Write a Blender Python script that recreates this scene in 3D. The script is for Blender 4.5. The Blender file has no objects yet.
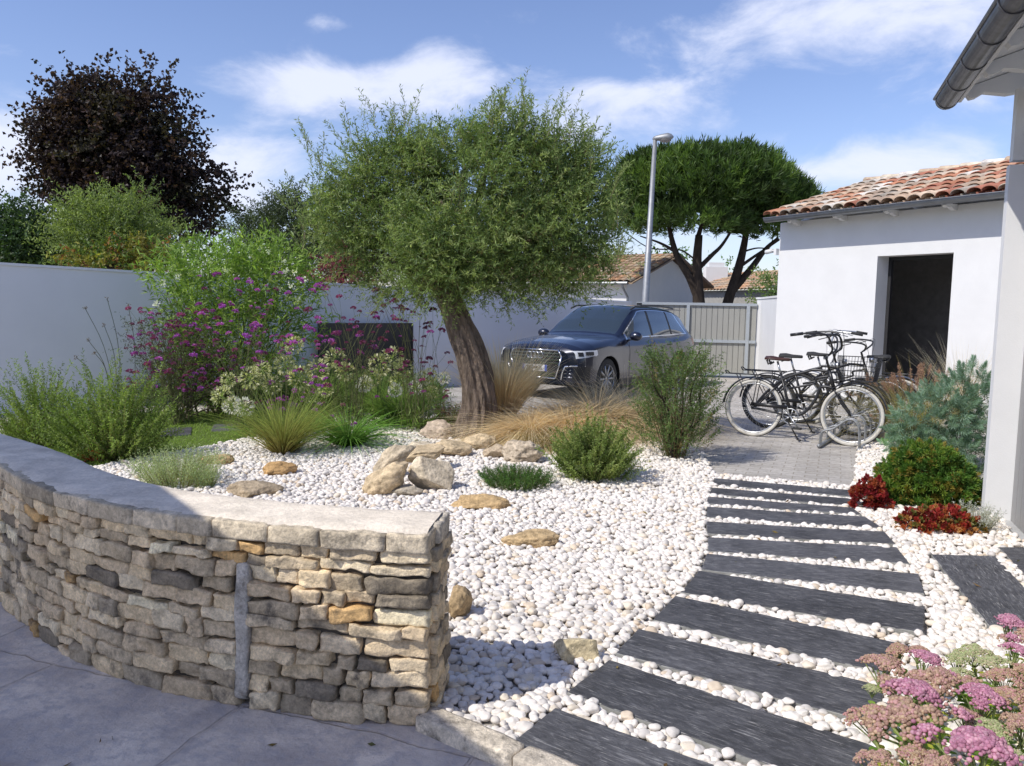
import bpy, math, random
import numpy as np
from mathutils import Vector, noise as MN
C = bpy.context.scene.collection
SC = bpy.context.scene
rng = np.random.default_rng(7)
random.seed(7)
PI = math.pi
rad = math.radians
# ---------------------------------------------------------------- camera
FPX, HC, PT, RL = 800.0, 1.55, rad(5.5), rad(1.0)
cam = bpy.data.cameras.new('camera'); co = bpy.data.objects.new('camera', cam); C.objects.link(co)
cam.sensor_width = 36.0; cam.lens = 36.0 * FPX / 1024.0; cam.clip_end = 2000
def _rx(a): c, s = math.cos(a), math.sin(a); return np.array([[1,0,0],[0,c,-s],[0,s,c]])
def _rz(a): c, s = math.cos(a), math.sin(a); return np.array([[c,-s,0],[s,c,0],[0,0,1]])
RM = _rx(PI/2-PT) @ _rz(RL)
from mathutils import Matrix
co.matrix_world = Matrix.Translation((0,0,HC)) @ Matrix(RM.tolist()).to_4x4()
SC.camera = co
# ---------------------------------------------------------------- sun and exposure
SUN_D = np.array([-.85,-.53,0]); SUN_D /= np.linalg.norm(SUN_D); SUN_EL = rad(47)
SUN = np.array([SUN_D[0]*math.cos(SUN_EL), SUN_D[1]*math.cos(SUN_EL), math.sin(SUN_EL)])
sl = bpy.data.lights.new('sun','SUN'); so = bpy.data.objects.new('sun', sl); C.objects.link(so)
sl.energy = 3.25; sl.angle = rad(.5); sl.color = (1,.955,.88)
so.rotation_euler = Vector(SUN.tolist()).to_track_quat('Z','Y').to_euler()
SC.view_settings.view_transform = 'Standard'; SC.view_settings.look = 'None'
SC.view_settings.exposure = 0.35; SC.view_settings.gamma = 1.0
SC.render.engine = 'CYCLES'
SC.cycles.use_denoising = True
SC.cycles.max_bounces = 8; SC.cycles.transparent_max_bounces = 8
# ---------------------------------------------------------------- world
W = bpy.data.worlds.new('World'); SC.world = W; W.use_nodes = True
nt = W.node_tree; nt.nodes.clear()
def N(nt, t, **k):
    n = nt.nodes.new(t)
    for a, b in k.items():
        setattr(n, a, b)
    return n
def Lk(nt, a, b): nt.links.new(a, b)
def M(nt, op, a, b=None, c=None, clamp=False):
    n = nt.nodes.new('ShaderNodeMath'); n.operation = op; n.use_clamp = clamp
    for i, v in enumerate((a, b, c)):
        if v is None: continue
        if isinstance(v, (int, float)): n.inputs[i].default_value = v
        else: nt.links.new(v, n.inputs[i])
    return n.outputs[0]
sky = N(nt,'ShaderNodeTexSky', sky_type='NISHITA'); sky.sun_disc = False
sky.sun_elevation = SUN_EL; sky.sun_rotation = math.atan2(SUN[0], SUN[1]) % (2*PI)
sky.air_density = 1.0; sky.dust_density = .6; sky.ozone_density = 2.2
tc = N(nt,'ShaderNodeTexCoord'); sx = N(nt,'ShaderNodeSeparateXYZ'); Lk(nt, tc.outputs['Generated'], sx.inputs[0])
az = M(nt,'ARCTAN2', sx.outputs[0], sx.outputs[1]); el = M(nt,'ARCSINE', sx.outputs[2])
def px_dir(x, y):
    d = RM @ np.array([(x-512)/FPX, -(y-383)/FPX, -1.]); d /= np.linalg.norm(d)
    return math.atan2(d[0], d[1]), math.asin(d[2])
# cloud banks: centre and spread as compass angle and height above the horizon
BANKS = [(325,85,115,26,1.0),(445,80,55,35,.8),(590,120,70,32,.95),(255,165,65,42,1.0),(10,150,60,45,.9),(850,25,170,48,1.0),
         (860,168,120,22,.85),(325,22,26,12,.65),(420,20,20,8,.45),(630,90,60,11,.6),(660,245,170,38,.75),(130,235,120,28,.5),(950,100,60,26,.3),(-300,120,200,60,.9),(1500,90,260,70,.8)]
tot = None
for (px_, py_, sx_, sy_, am) in BANKS:
    a0, e0 = px_dir(px_, py_)
    u = M(nt,'DIVIDE', M(nt,'SUBTRACT', az, a0), sx_/FPX); v = M(nt,'DIVIDE', M(nt,'SUBTRACT', el, e0), sy_/FPX)
    g = M(nt,'MULTIPLY', M(nt,'EXPONENT', M(nt,'MULTIPLY', M(nt,'ADD', M(nt,'MULTIPLY',u,u), M(nt,'MULTIPLY',v,v)), -1.0)), am)
    tot = g if tot is None else M(nt,'ADD', tot, g)
cmb = N(nt,'ShaderNodeCombineXYZ'); Lk(nt, az, cmb.inputs[0]); Lk(nt, M(nt,'MULTIPLY', el, 2.0), cmb.inputs[1])
n1 = N(nt,'ShaderNodeTexNoise'); n1.inputs['Scale'].default_value = 7; n1.inputs['Detail'].default_value = 9; n1.inputs['Roughness'].default_value = .62; n1.inputs['Distortion'].default_value = .35
Lk(nt, cmb.outputs[0], n1.inputs['Vector'])
n2 = N(nt,'ShaderNodeTexNoise'); n2.inputs['Scale'].default_value = 2.6; n2.inputs['Detail'].default_value = 5
Lk(nt, cmb.outputs[0], n2.inputs['Vector'])
dens = M(nt,'ADD', M(nt,'MULTIPLY', M(nt,'SUBTRACT', n1.outputs['Fac'], .5), 2.3), M(nt,'MULTIPLY', tot, .95))
dens = M(nt,'ADD', dens, M(nt,'MULTIPLY', M(nt,'SUBTRACT', n2.outputs['Fac'], .5), .5))
mr = N(nt,'ShaderNodeMapRange', interpolation_type='SMOOTHSTEP'); Lk(nt, dens, mr.inputs[0])
mr.inputs[1].default_value = .22; mr.inputs[2].default_value = 1.12; mr.inputs[3].default_value = 0; mr.inputs[4].default_value = .88
bc = N(nt,'ShaderNodeMix', data_type='RGBA'); Lk(nt, mr.outputs[0], bc.inputs['Factor'])
tint = N(nt,'ShaderNodeMix', data_type='RGBA', blend_type='MULTIPLY'); tint.inputs['Factor'].default_value = 1
Lk(nt, sky.outputs[0], tint.inputs[6]); tint.inputs[7].default_value = (.98,.93,1.08,1)
Lk(nt, tint.outputs[2], bc.inputs[6]); bc.inputs[7].default_value = (5.7,6.0,7.2,1)
bg = N(nt,'ShaderNodeBackground'); bg.inputs[1].default_value = .124; Lk(nt, bc.outputs[2], bg.inputs[0])
wo = N(nt,'ShaderNodeOutputWorld'); Lk(nt, bg.outputs[0], wo.inputs[0])
# ---------------------------------------------------------------- pixel to place (used only to find where things stand on the ground)
def ray(x, y): return RM @ np.array([(x-512)/FPX, -(y-383)/FPX, -1.])
def G(x, y, z=0.):
    d = ray(x, y); t = (z-HC)/d[2]; return np.array([d[0]*t, d[1]*t, z])
def A(x, y, Y):
    d = ray(x, y); t = Y/d[1]; return np.array([d[0]*t, Y, HC+d[2]*t])
# ---------------------------------------------------------------- object helpers
def thing(name, label, cat, loc=(0,0,0), rotz=0, group=None):
    o = bpy.data.objects.new(name, None); C.objects.link(o); o.empty_display_size = .1
    o.location = [float(v) for v in loc]; o.rotation_euler = (0,0,rotz); o['label'] = label; o['category'] = cat
    if group: o['group'] = group
    return o
def tag(o, label=None, cat=None, group=None, kind=None):
    if label: o['label'] = label
    if cat: o['category'] = cat
    if group: o['group'] = group
    if kind: o['kind'] = kind
    return o
class MB:
    """collects vertices, faces and a colour per vertex; build() links them as one mesh object"""
    def __init__(s): s.V=[]; s.F=[]; s.K=[]; s.n=0
    def add(s, V, F, col=None):
        V = np.asarray(V, float).reshape(-1,3); F = np.asarray(F, int)
        s.V.append(V)
        if col is None: col = (1,1,1)
        col = np.asarray(col, float)
        if col.ndim == 1: col = np.tile(col, (len(V),1))
        s.K.append(col); s.F.append(F + s.n); s.n += len(V); return s
    def box(s, a, b, col=None):
        x0,y0,z0 = a; x1,y1,z1 = b
        V = [(x0,y0,z0),(x1,y0,z0),(x1,y1,z0),(x0,y1,z0),(x0,y0,z1),(x1,y0,z1),(x1,y1,z1),(x0,y1,z1)]
        return s.add(V, [(0,3,2,1),(4,5,6,7),(0,1,5,4),(1,2,6,5),(2,3,7,6),(3,0,4,7)], col)
    def obox(s, o, ax, ay, az, col=None):
        o, ax, ay, az = [np.asarray(v, float) for v in (o, ax, ay, az)]
        V = [o, o+ax, o+ax+ay, o+ay]; V = V + [v+az for v in V]
        return s.add(V, [(0,3,2,1),(4,5,6,7),(0,1,5,4),(1,2,6,5),(2,3,7,6),(3,0,4,7)], col)
    def prism(s, poly, z0, z1, col=None):
        n = len(poly); V = [(p[0],p[1],z0) for p in poly] + [(p[0],p[1],z1) for p in poly]
        s.add(V, [(i,(i+1)%n,n+(i+1)%n,n+i) for i in range(n)], col)
        s.V.append(np.zeros((0,3))); 
        s.F.append(np.array([[s.n-2*n+i for i in range(n-1,-1,-1)]])); s.F.append(np.array([[s.n-n+i for i in range(n)]])); return s
    def tube(s, pts, r, n=8, col=None, caps=True):
        P = np.asarray(pts, float); m = len(P); r = np.full(m, r, float) if np.isscalar(r) else np.asarray(r, float)
        T = np.gradient(P, axis=0) if m > 2 else np.tile(P[1]-P[0], (2,1))
        T /= (np.linalg.norm(T, axis=1, keepdims=True)+1e-12)
        ref = np.array([0,0,1.]) if abs(T[0][2]) < .9 else np.array([1.,0,0])
        U = np.cross(T[0], ref); U /= np.linalg.norm(U); V = []
        for i in range(m):
            U = U - T[i]*np.dot(U, T[i]); U /= np.linalg.norm(U)+1e-12
            B = np.cross(T[i], U); a = np.arange(n)*2*PI/n
            V.append(P[i] + r[i]*(np.cos(a)[:,None]*U + np.sin(a)[:,None]*B))
        V = np.concatenate(V); F = []
        for i in range(m-1):
            for j in range(n): F.append((i*n+j, i*n+(j+1)%n, (i+1)*n+(j+1)%n, (i+1)*n+j))
        base = s.n; s.add(V, F, col)
        if caps:
            s.F.append(np.array([[base+n-1-j for j in range(n)]])); s.F.append(np.array([[base+(m-1)*n+j for j in range(n)]]))
        return s
    def lathe(s, c, prof, n=16, axis='z', col=None):
        a = np.arange(n)*2*PI/n; V=[]
        for (r, h) in prof:
            if axis == 'z': q = np.stack([r*np.cos(a), r*np.sin(a), np.full(n,h)],1)
            elif axis == 'y': q = np.stack([r*np.cos(a), np.full(n,h), r*np.sin(a)],1)
            else: q = np.stack([np.full(n,h), r*np.cos(a), r*np.sin(a)],1)
            V.append(q+np.asarray(c))
        m = len(prof); F = [(i*n+j, i*n+(j+1)%n, (i+1)*n+(j+1)%n, (i+1)*n+j) for i in range(m-1) for j in range(n)]
        return s.add(np.concatenate(V), F, col)
    def build(s, name, mat, parent=None, smooth=False, local=False):
        V = np.concatenate(s.V); K = np.concatenate(s.K)
        if parent is not None and not local:
            l = np.array(WL(parent)); V = V - l
        me = bpy.data.meshes.new(name)
        tot = sum(f.shape[0] for f in s.F if f.size); loops = np.concatenate([f.reshape(-1) for f in s.F if f.size])
        cnt = np.concatenate([np.full(f.shape[0], f.shape[1]) for f in s.F if f.size])
        me.vertices.add(len(V)); me.vertices.foreach_set('co', V.astype(np.float32).ravel())
        me.loops.add(len(loops)); me.loops.foreach_set('vertex_index', loops.astype(np.int32))
        me.polygons.add(tot); st = np.concatenate([[0], np.cumsum(cnt)[:-1]]); me.polygons.foreach_set('loop_start', st.astype(np.int32))
        me.polygons.foreach_set('use_smooth', np.full(tot, bool(smooth)))
        me.update(calc_edges=True)
        at = me.color_attributes.new('Col','FLOAT_COLOR','POINT'); K4 = np.concatenate([K, np.ones((len(K),1))],1)
        at.data.foreach_set('color', K4.astype(np.float32).ravel())
        me.materials.append(mat)
        o = bpy.data.objects.new(name, me); C.objects.link(o)
        if parent is not None: o.parent = parent
        return o
def WL(o):
    l = np.array(o.location)
    while o.parent is not None: o = o.parent; l = l + np.array(o.location)
    return l
def catmull(P, k=8):
    P = np.asarray(P, float); Q = np.concatenate([[2*P[0]-P[1]], P, [2*P[-1]-P[-2]]]); out=[]
    for i in range(len(P)-1):
        p0,p1,p2,p3 = Q[i:i+4]
        for t in np.arange(k)/k: out.append(.5*((2*p1)+(-p0+p2)*t+(2*p0-5*p1+4*p2-p3)*t*t+(-p0+3*p1-3*p2+p3)*t**3))
    out.append(P[-1]); return np.array(out)
def unit(v): v = np.asarray(v, float); return v/(np.linalg.norm(v, axis=-1, keepdims=True)+1e-12)
def ico(sub):
    t = (1+5**.5)/2; V = [(-1,t,0),(1,t,0),(-1,-t,0),(1,-t,0),(0,-1,t),(0,1,t),(0,-1,-t),(0,1,-t),(t,0,-1),(t,0,1),(-t,0,-1),(-t,0,1)]
    F = [(0,11,5),(0,5,1),(0,1,7),(0,7,10),(0,10,11),(1,5,9),(5,11,4),(11,10,2),(10,7,6),(7,1,8),(3,9,4),(3,4,2),(3,2,6),(3,6,8),(3,8,9),(4,9,5),(2,4,11),(6,2,10),(8,6,7),(9,8,1)]
    V = [np.array(v)/np.linalg.norm(v) for v in V]
    for _ in range(sub):
        mid = {}; F2 = []
        def mp(a,b):
            k = (min(a,b), max(a,b))
            if k not in mid: v = V[a]+V[b]; V.append(v/np.linalg.norm(v)); mid[k] = len(V)-1
            return mid[k]
        for a,b,c in F:
            x,y,z = mp(a,b), mp(b,c), mp(c,a); F2 += [(a,x,z),(b,y,x),(c,z,y),(x,y,z)]
        F = F2
    return np.array(V), np.array(F)
ICO = [ico(i) for i in range(5)]
# ---------------------------------------------------------------- materials
def mat(name, col=(.5,.5,.5), rough=.8, metal=0., spec=.5, attr=False, var=0., vscale=6., bump=0., bscale=30., trans=0., coat=0., stretch=None, dark=None, darkscale=3., darkamt=.5, detail=6, gain=1., tcol=(1.5,1.6,.7), fine=0., fscale=70.):
    m = bpy.data.materials.new(name); m.use_nodes = True; nt = m.node_tree; b = nt.nodes['Principled BSDF']
    b.inputs['Roughness'].default_value = rough; b.inputs['Metallic'].default_value = metal
    b.inputs['Specular IOR Level'].default_value = spec
    if coat: b.inputs['Coat Weight'].default_value = coat; b.inputs['Coat Roughness'].default_value = .03
    src = None
    if attr:
        a = N(nt,'ShaderNodeAttribute', attribute_name='Col'); src = a.outputs['Color']
    tcn = N(nt,'ShaderNodeTexCoord'); vec = tcn.outputs['Object']
    if stretch:
        mp = N(nt,'ShaderNodeMapping'); mp.inputs['Scale'].default_value = stretch; Lk(nt, vec, mp.inputs[0]); vec = mp.outputs[0]
    if gain != 1.:
        g1_ = N(nt,'ShaderNodeVectorMath', operation='SCALE'); Lk(nt, src, g1_.inputs[0]); g1_.inputs['Scale'].default_value = gain
        g2_ = N(nt,'ShaderNodeVectorMath', operation='MINIMUM'); Lk(nt, g1_.outputs[0], g2_.inputs[0]); g2_.inputs[1].default_value = (.82,.82,.82); src = g2_.outputs[0]
    def mix(fac, a, b_, bt='MIX'):
        n = N(nt,'ShaderNodeMix', data_type='RGBA', blend_type=bt)
        for inp, v in ((n.inputs['Factor'],fac),(n.inputs[6],a),(n.inputs[7],b_)):
            if isinstance(v,(int,float)): inp.default_value = v
            elif isinstance(v, tuple): inp.default_value = (*v,1)
            else: Lk(nt, v, inp)
        return n.outputs[2]
    if src is None:
        r = N(nt,'ShaderNodeRGB'); r.outputs[0].default_value = (*col,1); src = r.outputs[0]
    if var:
        n = N(nt,'ShaderNodeTexNoise'); n.inputs['Scale'].default_value = vscale; n.inputs['Detail'].default_value = detail; n.inputs['Roughness'].default_value=.65; Lk(nt, vec, n.inputs['Vector'])
        k = N(nt,'ShaderNodeMapRange'); Lk(nt, n.outputs['Fac'], k.inputs[0]); k.inputs[1].default_value=.3; k.inputs[2].default_value=.7; k.inputs[3].default_value=1-var; k.inputs[4].default_value=1+var
        sc = N(nt,'ShaderNodeVectorMath', operation='SCALE'); Lk(nt, src, sc.inputs[0]); Lk(nt, k.outputs[0], sc.inputs['Scale']); src = sc.outputs[0]
    if fine:
        n = N(nt,'ShaderNodeTexNoise'); n.inputs['Scale'].default_value = fscale; n.inputs['Detail'].default_value = 4; n.inputs['Roughness'].default_value=.8; Lk(nt, vec, n.inputs['Vector'])
        k = N(nt,'ShaderNodeMapRange'); Lk(nt, n.outputs['Fac'], k.inputs[0]); k.inputs[1].default_value=.36; k.inputs[2].default_value=.64; k.inputs[3].default_value=1-fine; k.inputs[4].default_value=1+fine
        sc = N(nt,'ShaderNodeVectorMath', operation='SCALE'); Lk(nt, src, sc.inputs[0]); Lk(nt, k.outputs[0], sc.inputs['Scale']); src = sc.outputs[0]
    if dark:
        n = N(nt,'ShaderNodeTexNoise'); n.inputs['Scale'].default_value = darkscale; n.inputs['Detail'].default_value = 9; n.inputs['Roughness'].default_value=.7; Lk(nt, vec, n.inputs['Vector'])
        k = N(nt,'ShaderNodeMapRange'); Lk(nt, n.outputs['Fac'], k.inputs[0]); k.inputs[1].default_value=.52; k.inputs[2].default_value=.68; k.inputs[4].default_value=darkamt
        src = mix(k.outputs[0], src, dark)
    Lk(nt, src, b.inputs['Base Color'])
    if bump:
        n = N(nt,'ShaderNodeTexNoise'); n.inputs['Scale'].default_value = bscale; n.inputs['Detail'].default_value = 6; n.inputs['Roughness'].default_value=.65; Lk(nt, vec, n.inputs['Vector'])
        bp = N(nt,'ShaderNodeBump'); bp.inputs['Strength'].default_value = 1.; bp.inputs['Distance'].default_value = bump; Lk(nt, n.outputs['Fac'], bp.inputs['Height']); Lk(nt, bp.outputs[0], b.inputs['Normal'])
    if trans:
        t = N(nt,'ShaderNodeBsdfTranslucent'); sc = N(nt,'ShaderNodeVectorMath', operation='MULTIPLY'); Lk(nt, src, sc.inputs[0]); sc.inputs[1].default_value = tcol; Lk(nt, sc.outputs[0], t.inputs[0])
        mx = N(nt,'ShaderNodeMixShader'); mx.inputs[0].default_value = trans; Lk(nt, b.outputs[0], mx.inputs[1]); Lk(nt, t.outputs[0], mx.inputs[2])
        Lk(nt, mx.outputs[0], nt.nodes['Material Output'].inputs[0])
    return m
mLeaf = mat('leaf', attr=True, rough=.5, spec=.35, trans=.36, gain=1.75)
mFlower = mat('petals', attr=True, rough=.6, spec=.2, trans=.3, gain=1.15)
mMatte = mat('painted_variation', attr=True, rough=.85, spec=.2)
mBlade = mat('dry_blade', attr=True, rough=.7, spec=.2, trans=.5, gain=1.8, tcol=(1.1,1.05,.9))
mPlaster = mat('white_plaster', (.70,.70,.69), rough=.9, spec=.15, var=.04, vscale=1.7, bump=.0015, bscale=90)
mPlasterW = mat('garden_wall_plaster', (.76,.76,.78), rough=.9, spec=.15, var=.03, vscale=1.2, bump=.0015, bscale=70)
mStone = mat('dry_stone', attr=True, rough=.92, spec=.12, var=.3, vscale=15, fine=.22, fscale=75, bump=.010, bscale=42, dark=(.09,.08,.07), darkscale=9, darkamt=.85)
mRock = mat('rock', attr=True, rough=.92, spec=.12, var=.3, vscale=11, fine=.2, fscale=45, bump=.016, bscale=24, dark=(.22,.15,.08), darkscale=7, darkamt=.35)
mCap = mat('coping_stone', (.78,.69,.56), rough=.9, spec=.15, var=.2, vscale=7, fine=.1, fscale=60, bump=.006, bscale=45, dark=(.42,.35,.27), darkscale=3, darkamt=.4)
mMortar = mat('mortar', (.10,.085,.07), rough=1, spec=.05, var=.3, vscale=20)
mPebble = mat('pebble', attr=True, rough=.62, spec=.3, var=.07, vscale=40, bump=.0006, bscale=160)
mDark = mat('black_metal', (.02,.02,.022), rough=.35, spec=.5, var=.2, vscale=10)
mRubber = mat('rubber', (.03,.03,.03), rough=.8, var=.2, vscale=20)
mCream = mat('cream_tyre', (.55,.53,.48), rough=.7, var=.1, vscale=14)
mSteel = mat('brushed_steel', (.55,.56,.57), rough=.35, metal=.9, var=.1, vscale=20)
mZinc = mat('zinc_gutter', (.22,.23,.24), rough=.42, metal=.75, var=.12, vscale=5)
mZincD = mat('dark_zinc_gutter', (.13,.13,.14), rough=.42, metal=.6, var=.3, vscale=9, stretch=(1,1,1))
mGalv = mat('galvanised', (.30,.31,.32), rough=.55, metal=.6, var=.15, vscale=8)
mGold = mat('golden_blade', attr=True, rough=.7, spec=.2, trans=.45, gain=1., tcol=(1.1,1.02,.85))
mPlaster.node_tree.nodes['Principled BSDF'].inputs['Roughness'].default_value=.95
mGate = mat('gate_panel', (.33,.325,.29), rough=.6, var=.05, vscale=2)
mGateF = mat('gate_frame', (.36,.39,.41), rough=.5, var=.05, vscale=4)
mLeather = mat('brown_leather', (.055,.022,.016), rough=.45, var=.2, vscale=20)
mShut = mat('grey_shutter', (.27,.265,.26), rough=.5, var=.05, vscale=2, spec=.4)
mSill = mat('threshold', (.42,.42,.41), rough=.6, var=.1, vscale=9)
mDoor = mat('dark_door', (.022,.022,.024), rough=.6, var=.2, vscale=5)
mTile = mat('clay_tile', attr=True, rough=.85, spec=.2, var=.22, vscale=9, bump=.003, bscale=40, dark=(.10,.08,.06), darkscale=5, darkamt=.45)
mBark = mat('bark', (.20,.155,.12), rough=.95, spec=.1, var=.6, vscale=18, bump=.09, bscale=17, stretch=(1,1,.25))
mBarkD = mat('dark_bark', (.045,.035,.028), rough=.95, spec=.1, var=.4, vscale=8, bump=.02, bscale=9, stretch=(1,1,.4))
mPatio = None
# ---------------------------------------------------------------- ground surfaces
def sheet(name, poly, z, m, label=None):
    mb = MB(); n = len(poly); mb.add([(p[0],p[1],z) for p in poly], [list(range(n))]); o = mb.build(name, m); tag(o, kind='structure'); return o
def ground_mat(name, c1, c2, sc, c3=None, sc3=60, bump=.004, bsc=60, rough=.9, stretch=None):
    m = bpy.data.materials.new(name); m.use_nodes=True; nt=m.node_tree; b=nt.nodes['Principled BSDF']; b.inputs['Roughness'].default_value=rough; b.inputs['Specular IOR Level'].default_value=.2
    t=N(nt,'ShaderNodeTexCoord'); vec=t.outputs['Object']
    if stretch: mp=N(nt,'ShaderNodeMapping'); mp.inputs['Scale'].default_value=stretch[:3]; mp.inputs['Rotation'].default_value=(0,0,stretch[3]); Lk(nt,vec,mp.inputs[0]); vec=mp.outputs[0]
    n=N(nt,'ShaderNodeTexNoise'); n.inputs['Scale'].default_value=sc; n.inputs['Detail'].default_value=8; n.inputs['Roughness'].default_value=.6; Lk(nt,vec,n.inputs['Vector'])
    r=N(nt,'ShaderNodeValToRGB'); r.color_ramp.elements[0].position=.32; r.color_ramp.elements[0].color=(*c1,1); r.color_ramp.elements[1].position=.68; r.color_ramp.elements[1].color=(*c2,1); Lk(nt,n.outputs['Fac'],r.inputs[0])
    out=r.outputs[0]
    if c3:
        n3=N(nt,'ShaderNodeTexNoise'); n3.inputs['Scale'].default_value=sc3; n3.inputs['Detail'].default_value=6; n3.inputs['Roughness'].default_value=.7; Lk(nt,vec,n3.inputs['Vector'])
        k=N(nt,'ShaderNodeMapRange'); Lk(nt,n3.outputs['Fac'],k.inputs[0]); k.inputs[1].default_value=.46; k.inputs[2].default_value=.62; k.inputs[4].default_value=.65
        mx=N(nt,'ShaderNodeMix',data_type='RGBA'); Lk(nt,k.outputs[0],mx.inputs['Factor']); Lk(nt,out,mx.inputs[6]); mx.inputs[7].default_value=(*c3,1); out=mx.outputs[2]
    Lk(nt,out,b.inputs['Base Color'])
    n2=N(nt,'ShaderNodeTexNoise'); n2.inputs['Scale'].default_value=bsc; n2.inputs['Detail'].default_value=8; n2.inputs['Roughness'].default_value=.7; Lk(nt,vec,n2.inputs['Vector'])
    bp=N(nt,'ShaderNodeBump'); bp.inputs['Distance'].default_value=bump; Lk(nt,n2.outputs['Fac'],bp.inputs['Height']); Lk(nt,bp.outputs[0],b.inputs['Normal'])
    return m, nt, b, vec, out, bp
gm = ground_mat('meadow_ground',(.09,.10,.04),(.20,.17,.09),.3)[0]
sheet('ground', [(-500,-300),(500,-300),(500,900),(-500,900)], -.03, gm)
dm = ground_mat('driveway_grit',(.42,.395,.36),(.60,.565,.52),2.2,(.33,.305,.27),22,.006,70)
dm,nt,b,vec,out,bp=dm
bk=N(nt,'ShaderNodeTexBrick'); mp=N(nt,'ShaderNodeMapping'); mp.inputs['Rotation'].default_value=(0,0,rad(22)); Lk(nt,vec,mp.inputs[0]); Lk(nt,mp.outputs[0],bk.inputs['Vector'])
bk.inputs['Scale'].default_value=1.; bk.inputs['Mortar Size'].default_value=.008; bk.inputs['Mortar Smooth'].default_value=.5; bk.inputs['Brick Width'].default_value=.21; bk.inputs['Row Height'].default_value=.105
bk.inputs['Color1'].default_value=(1,1,1,1); bk.inputs['Color2'].default_value=(.84,.83,.81,1); bk.inputs['Mortar'].default_value=(.68,.66,.62,1)
mx=N(nt,'ShaderNodeMix',data_type='RGBA',blend_type='MULTIPLY'); mx.inputs['Factor'].default_value=1; Lk(nt,out,mx.inputs[6]); Lk(nt,bk.outputs['Color'],mx.inputs[7]); Lk(nt,mx.outputs[2],b.inputs['Base Color'])
sheet('driveway', [(-9,2),(16,2),(16,30),(-9,30)], 0, dm)
# patio: pale blue-grey stamped concrete with wide pressed joints
pm, nt, b, vec, out, bp = ground_mat('stamped_concrete',(.50,.45,.42),(.90,.81,.70),3.2,(.46,.44,.45),14,.012,22
)
bk=N(nt,'ShaderNodeTexBrick'); bk.offset=.5; bk.squash=1.0
mp=N(nt,'ShaderNodeMapping'); mp.inputs['Rotation'].default_value=(0,0,rad(20)); Lk(nt,vec,mp.inputs[0]); 
nz=N(nt,'ShaderNodeTexNoise'); nz.inputs['Scale'].default_value=3; nz.inputs['Detail'].default_value=4; Lk(nt,vec,nz.inputs['Vector'])
va=N(nt,'ShaderNodeVectorMath',operation='MULTIPLY_ADD'); Lk(nt,nz.outputs['Color'],va.inputs[0]); va.inputs[1].default_value=(.12,.12,0); Lk(nt,mp.outputs[0],va.inputs[2])
Lk(nt,va.outputs[0],bk.inputs['Vector']); bk.inputs['Scale'].default_value=1.; bk.inputs['Mortar Size'].default_value=.012; bk.inputs['Mortar Smooth'].default_value=.6; bk.inputs['Brick Width'].default_value=.95; bk.inputs['Row Height'].default_value=.62
bk.inputs['Color1'].default_value=(1,1,1,1); bk.inputs['Color2'].default_value=(.86,.86,.88,1); bk.inputs['Mortar'].default_value=(.88,.86,.85,1)
mx=N(nt,'ShaderNodeMix',data_type='RGBA',blend_type='MULTIPLY'); mx.inputs['Factor'].default_value=.75; Lk(nt,out,mx.inputs[6]); Lk(nt,bk.outputs['Color'],mx.inputs[7]); Lk(nt,mx.outputs[2],b.inputs['Base Color'])
b2=N(nt,'ShaderNodeBump'); b2.inputs['Distance'].default_value=.006; b2.invert=True; Lk(nt,bk.outputs['Fac'],b2.inputs['Height']); Lk(nt,bp.outputs[0],b2.inputs['Normal']); Lk(nt,b2.outputs[0],b.inputs['Normal'])
sheet('patio', [(-12,-9),(6,-9),(2.2,.9),(.9,1.9),(.25,2.4),(-.34,2.86),(-.34,3.0),(-1.25,3.2),(-2.1,3.8),(-3.4,4.9),(-4.6,5.6),(-12,8)], .004, pm)
# gravel bed base under the pebbles
BED = [(-5.4,7.0),(-4.6,5.6),(-3.4,4.9),(-2.1,3.72),(-1.25,3.2),(-.34,3.0),(-.31,2.88),(.25,2.46),(.95,1.95),(2.2,.95),(4.4,3.6),(3.45,5.3),(3.78,6.1),(4.3,7.3),(4.9,9.4),(4.1,9.3),(3.72,8.5),(3.2,7.3),(2.98,6.93),(1.9,7.33),(2.05,8.4),(2.0,9.2),(1.2,10.2),(.2,10.7),(-1.2,10.9),(-3,11.1),(-5.1,11.3),(-5.8,9.3),(-4.6,7.6)]
sheet('gravel_bed', BED, .008, ground_mat('gravel_base',(.36,.33,.29),(.50,.47,.42),30,(.25,.23,.2),50,.01,60)[0])
LAWN = [tuple(G(x,y)[:2]) for x,y in [(30,480),(165,456.5),(205,449),(258,438.5),(335,426),(335,413.5),(250,412),(150,414),(0,424)]]
sheet('lawn', LAWN, .014, ground_mat('turf',(.07,.115,.022),(.12,.17,.035),4,(.10,.13,.03),40,.01,80)[0])
def inpoly(P, poly):
    P = np.asarray(P); x, y = P[:,0], P[:,1]; r = np.zeros(len(P), bool); n = len(poly)
    for i in range(n):
        x0,y0 = poly[i][:2]; x1,y1 = poly[(i+1)%n][:2]
        c = ((y0>y)!=(y1>y)) & (x < (x1-x0)*(y-y0)/((y1-y0)+1e-12)+x0); r ^= c
    return r
def scatter_in(poly, n):
    a = np.array([p[:2] for p in poly]); lo, hi = a.min(0), a.max(0); out = np.zeros((0,2))
    while len(out) < n:
        q = rng.uniform(lo, hi, (n*2,2)); out = np.concatenate([out, q[inpoly(q, poly)]])
    return out[:n]
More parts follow.
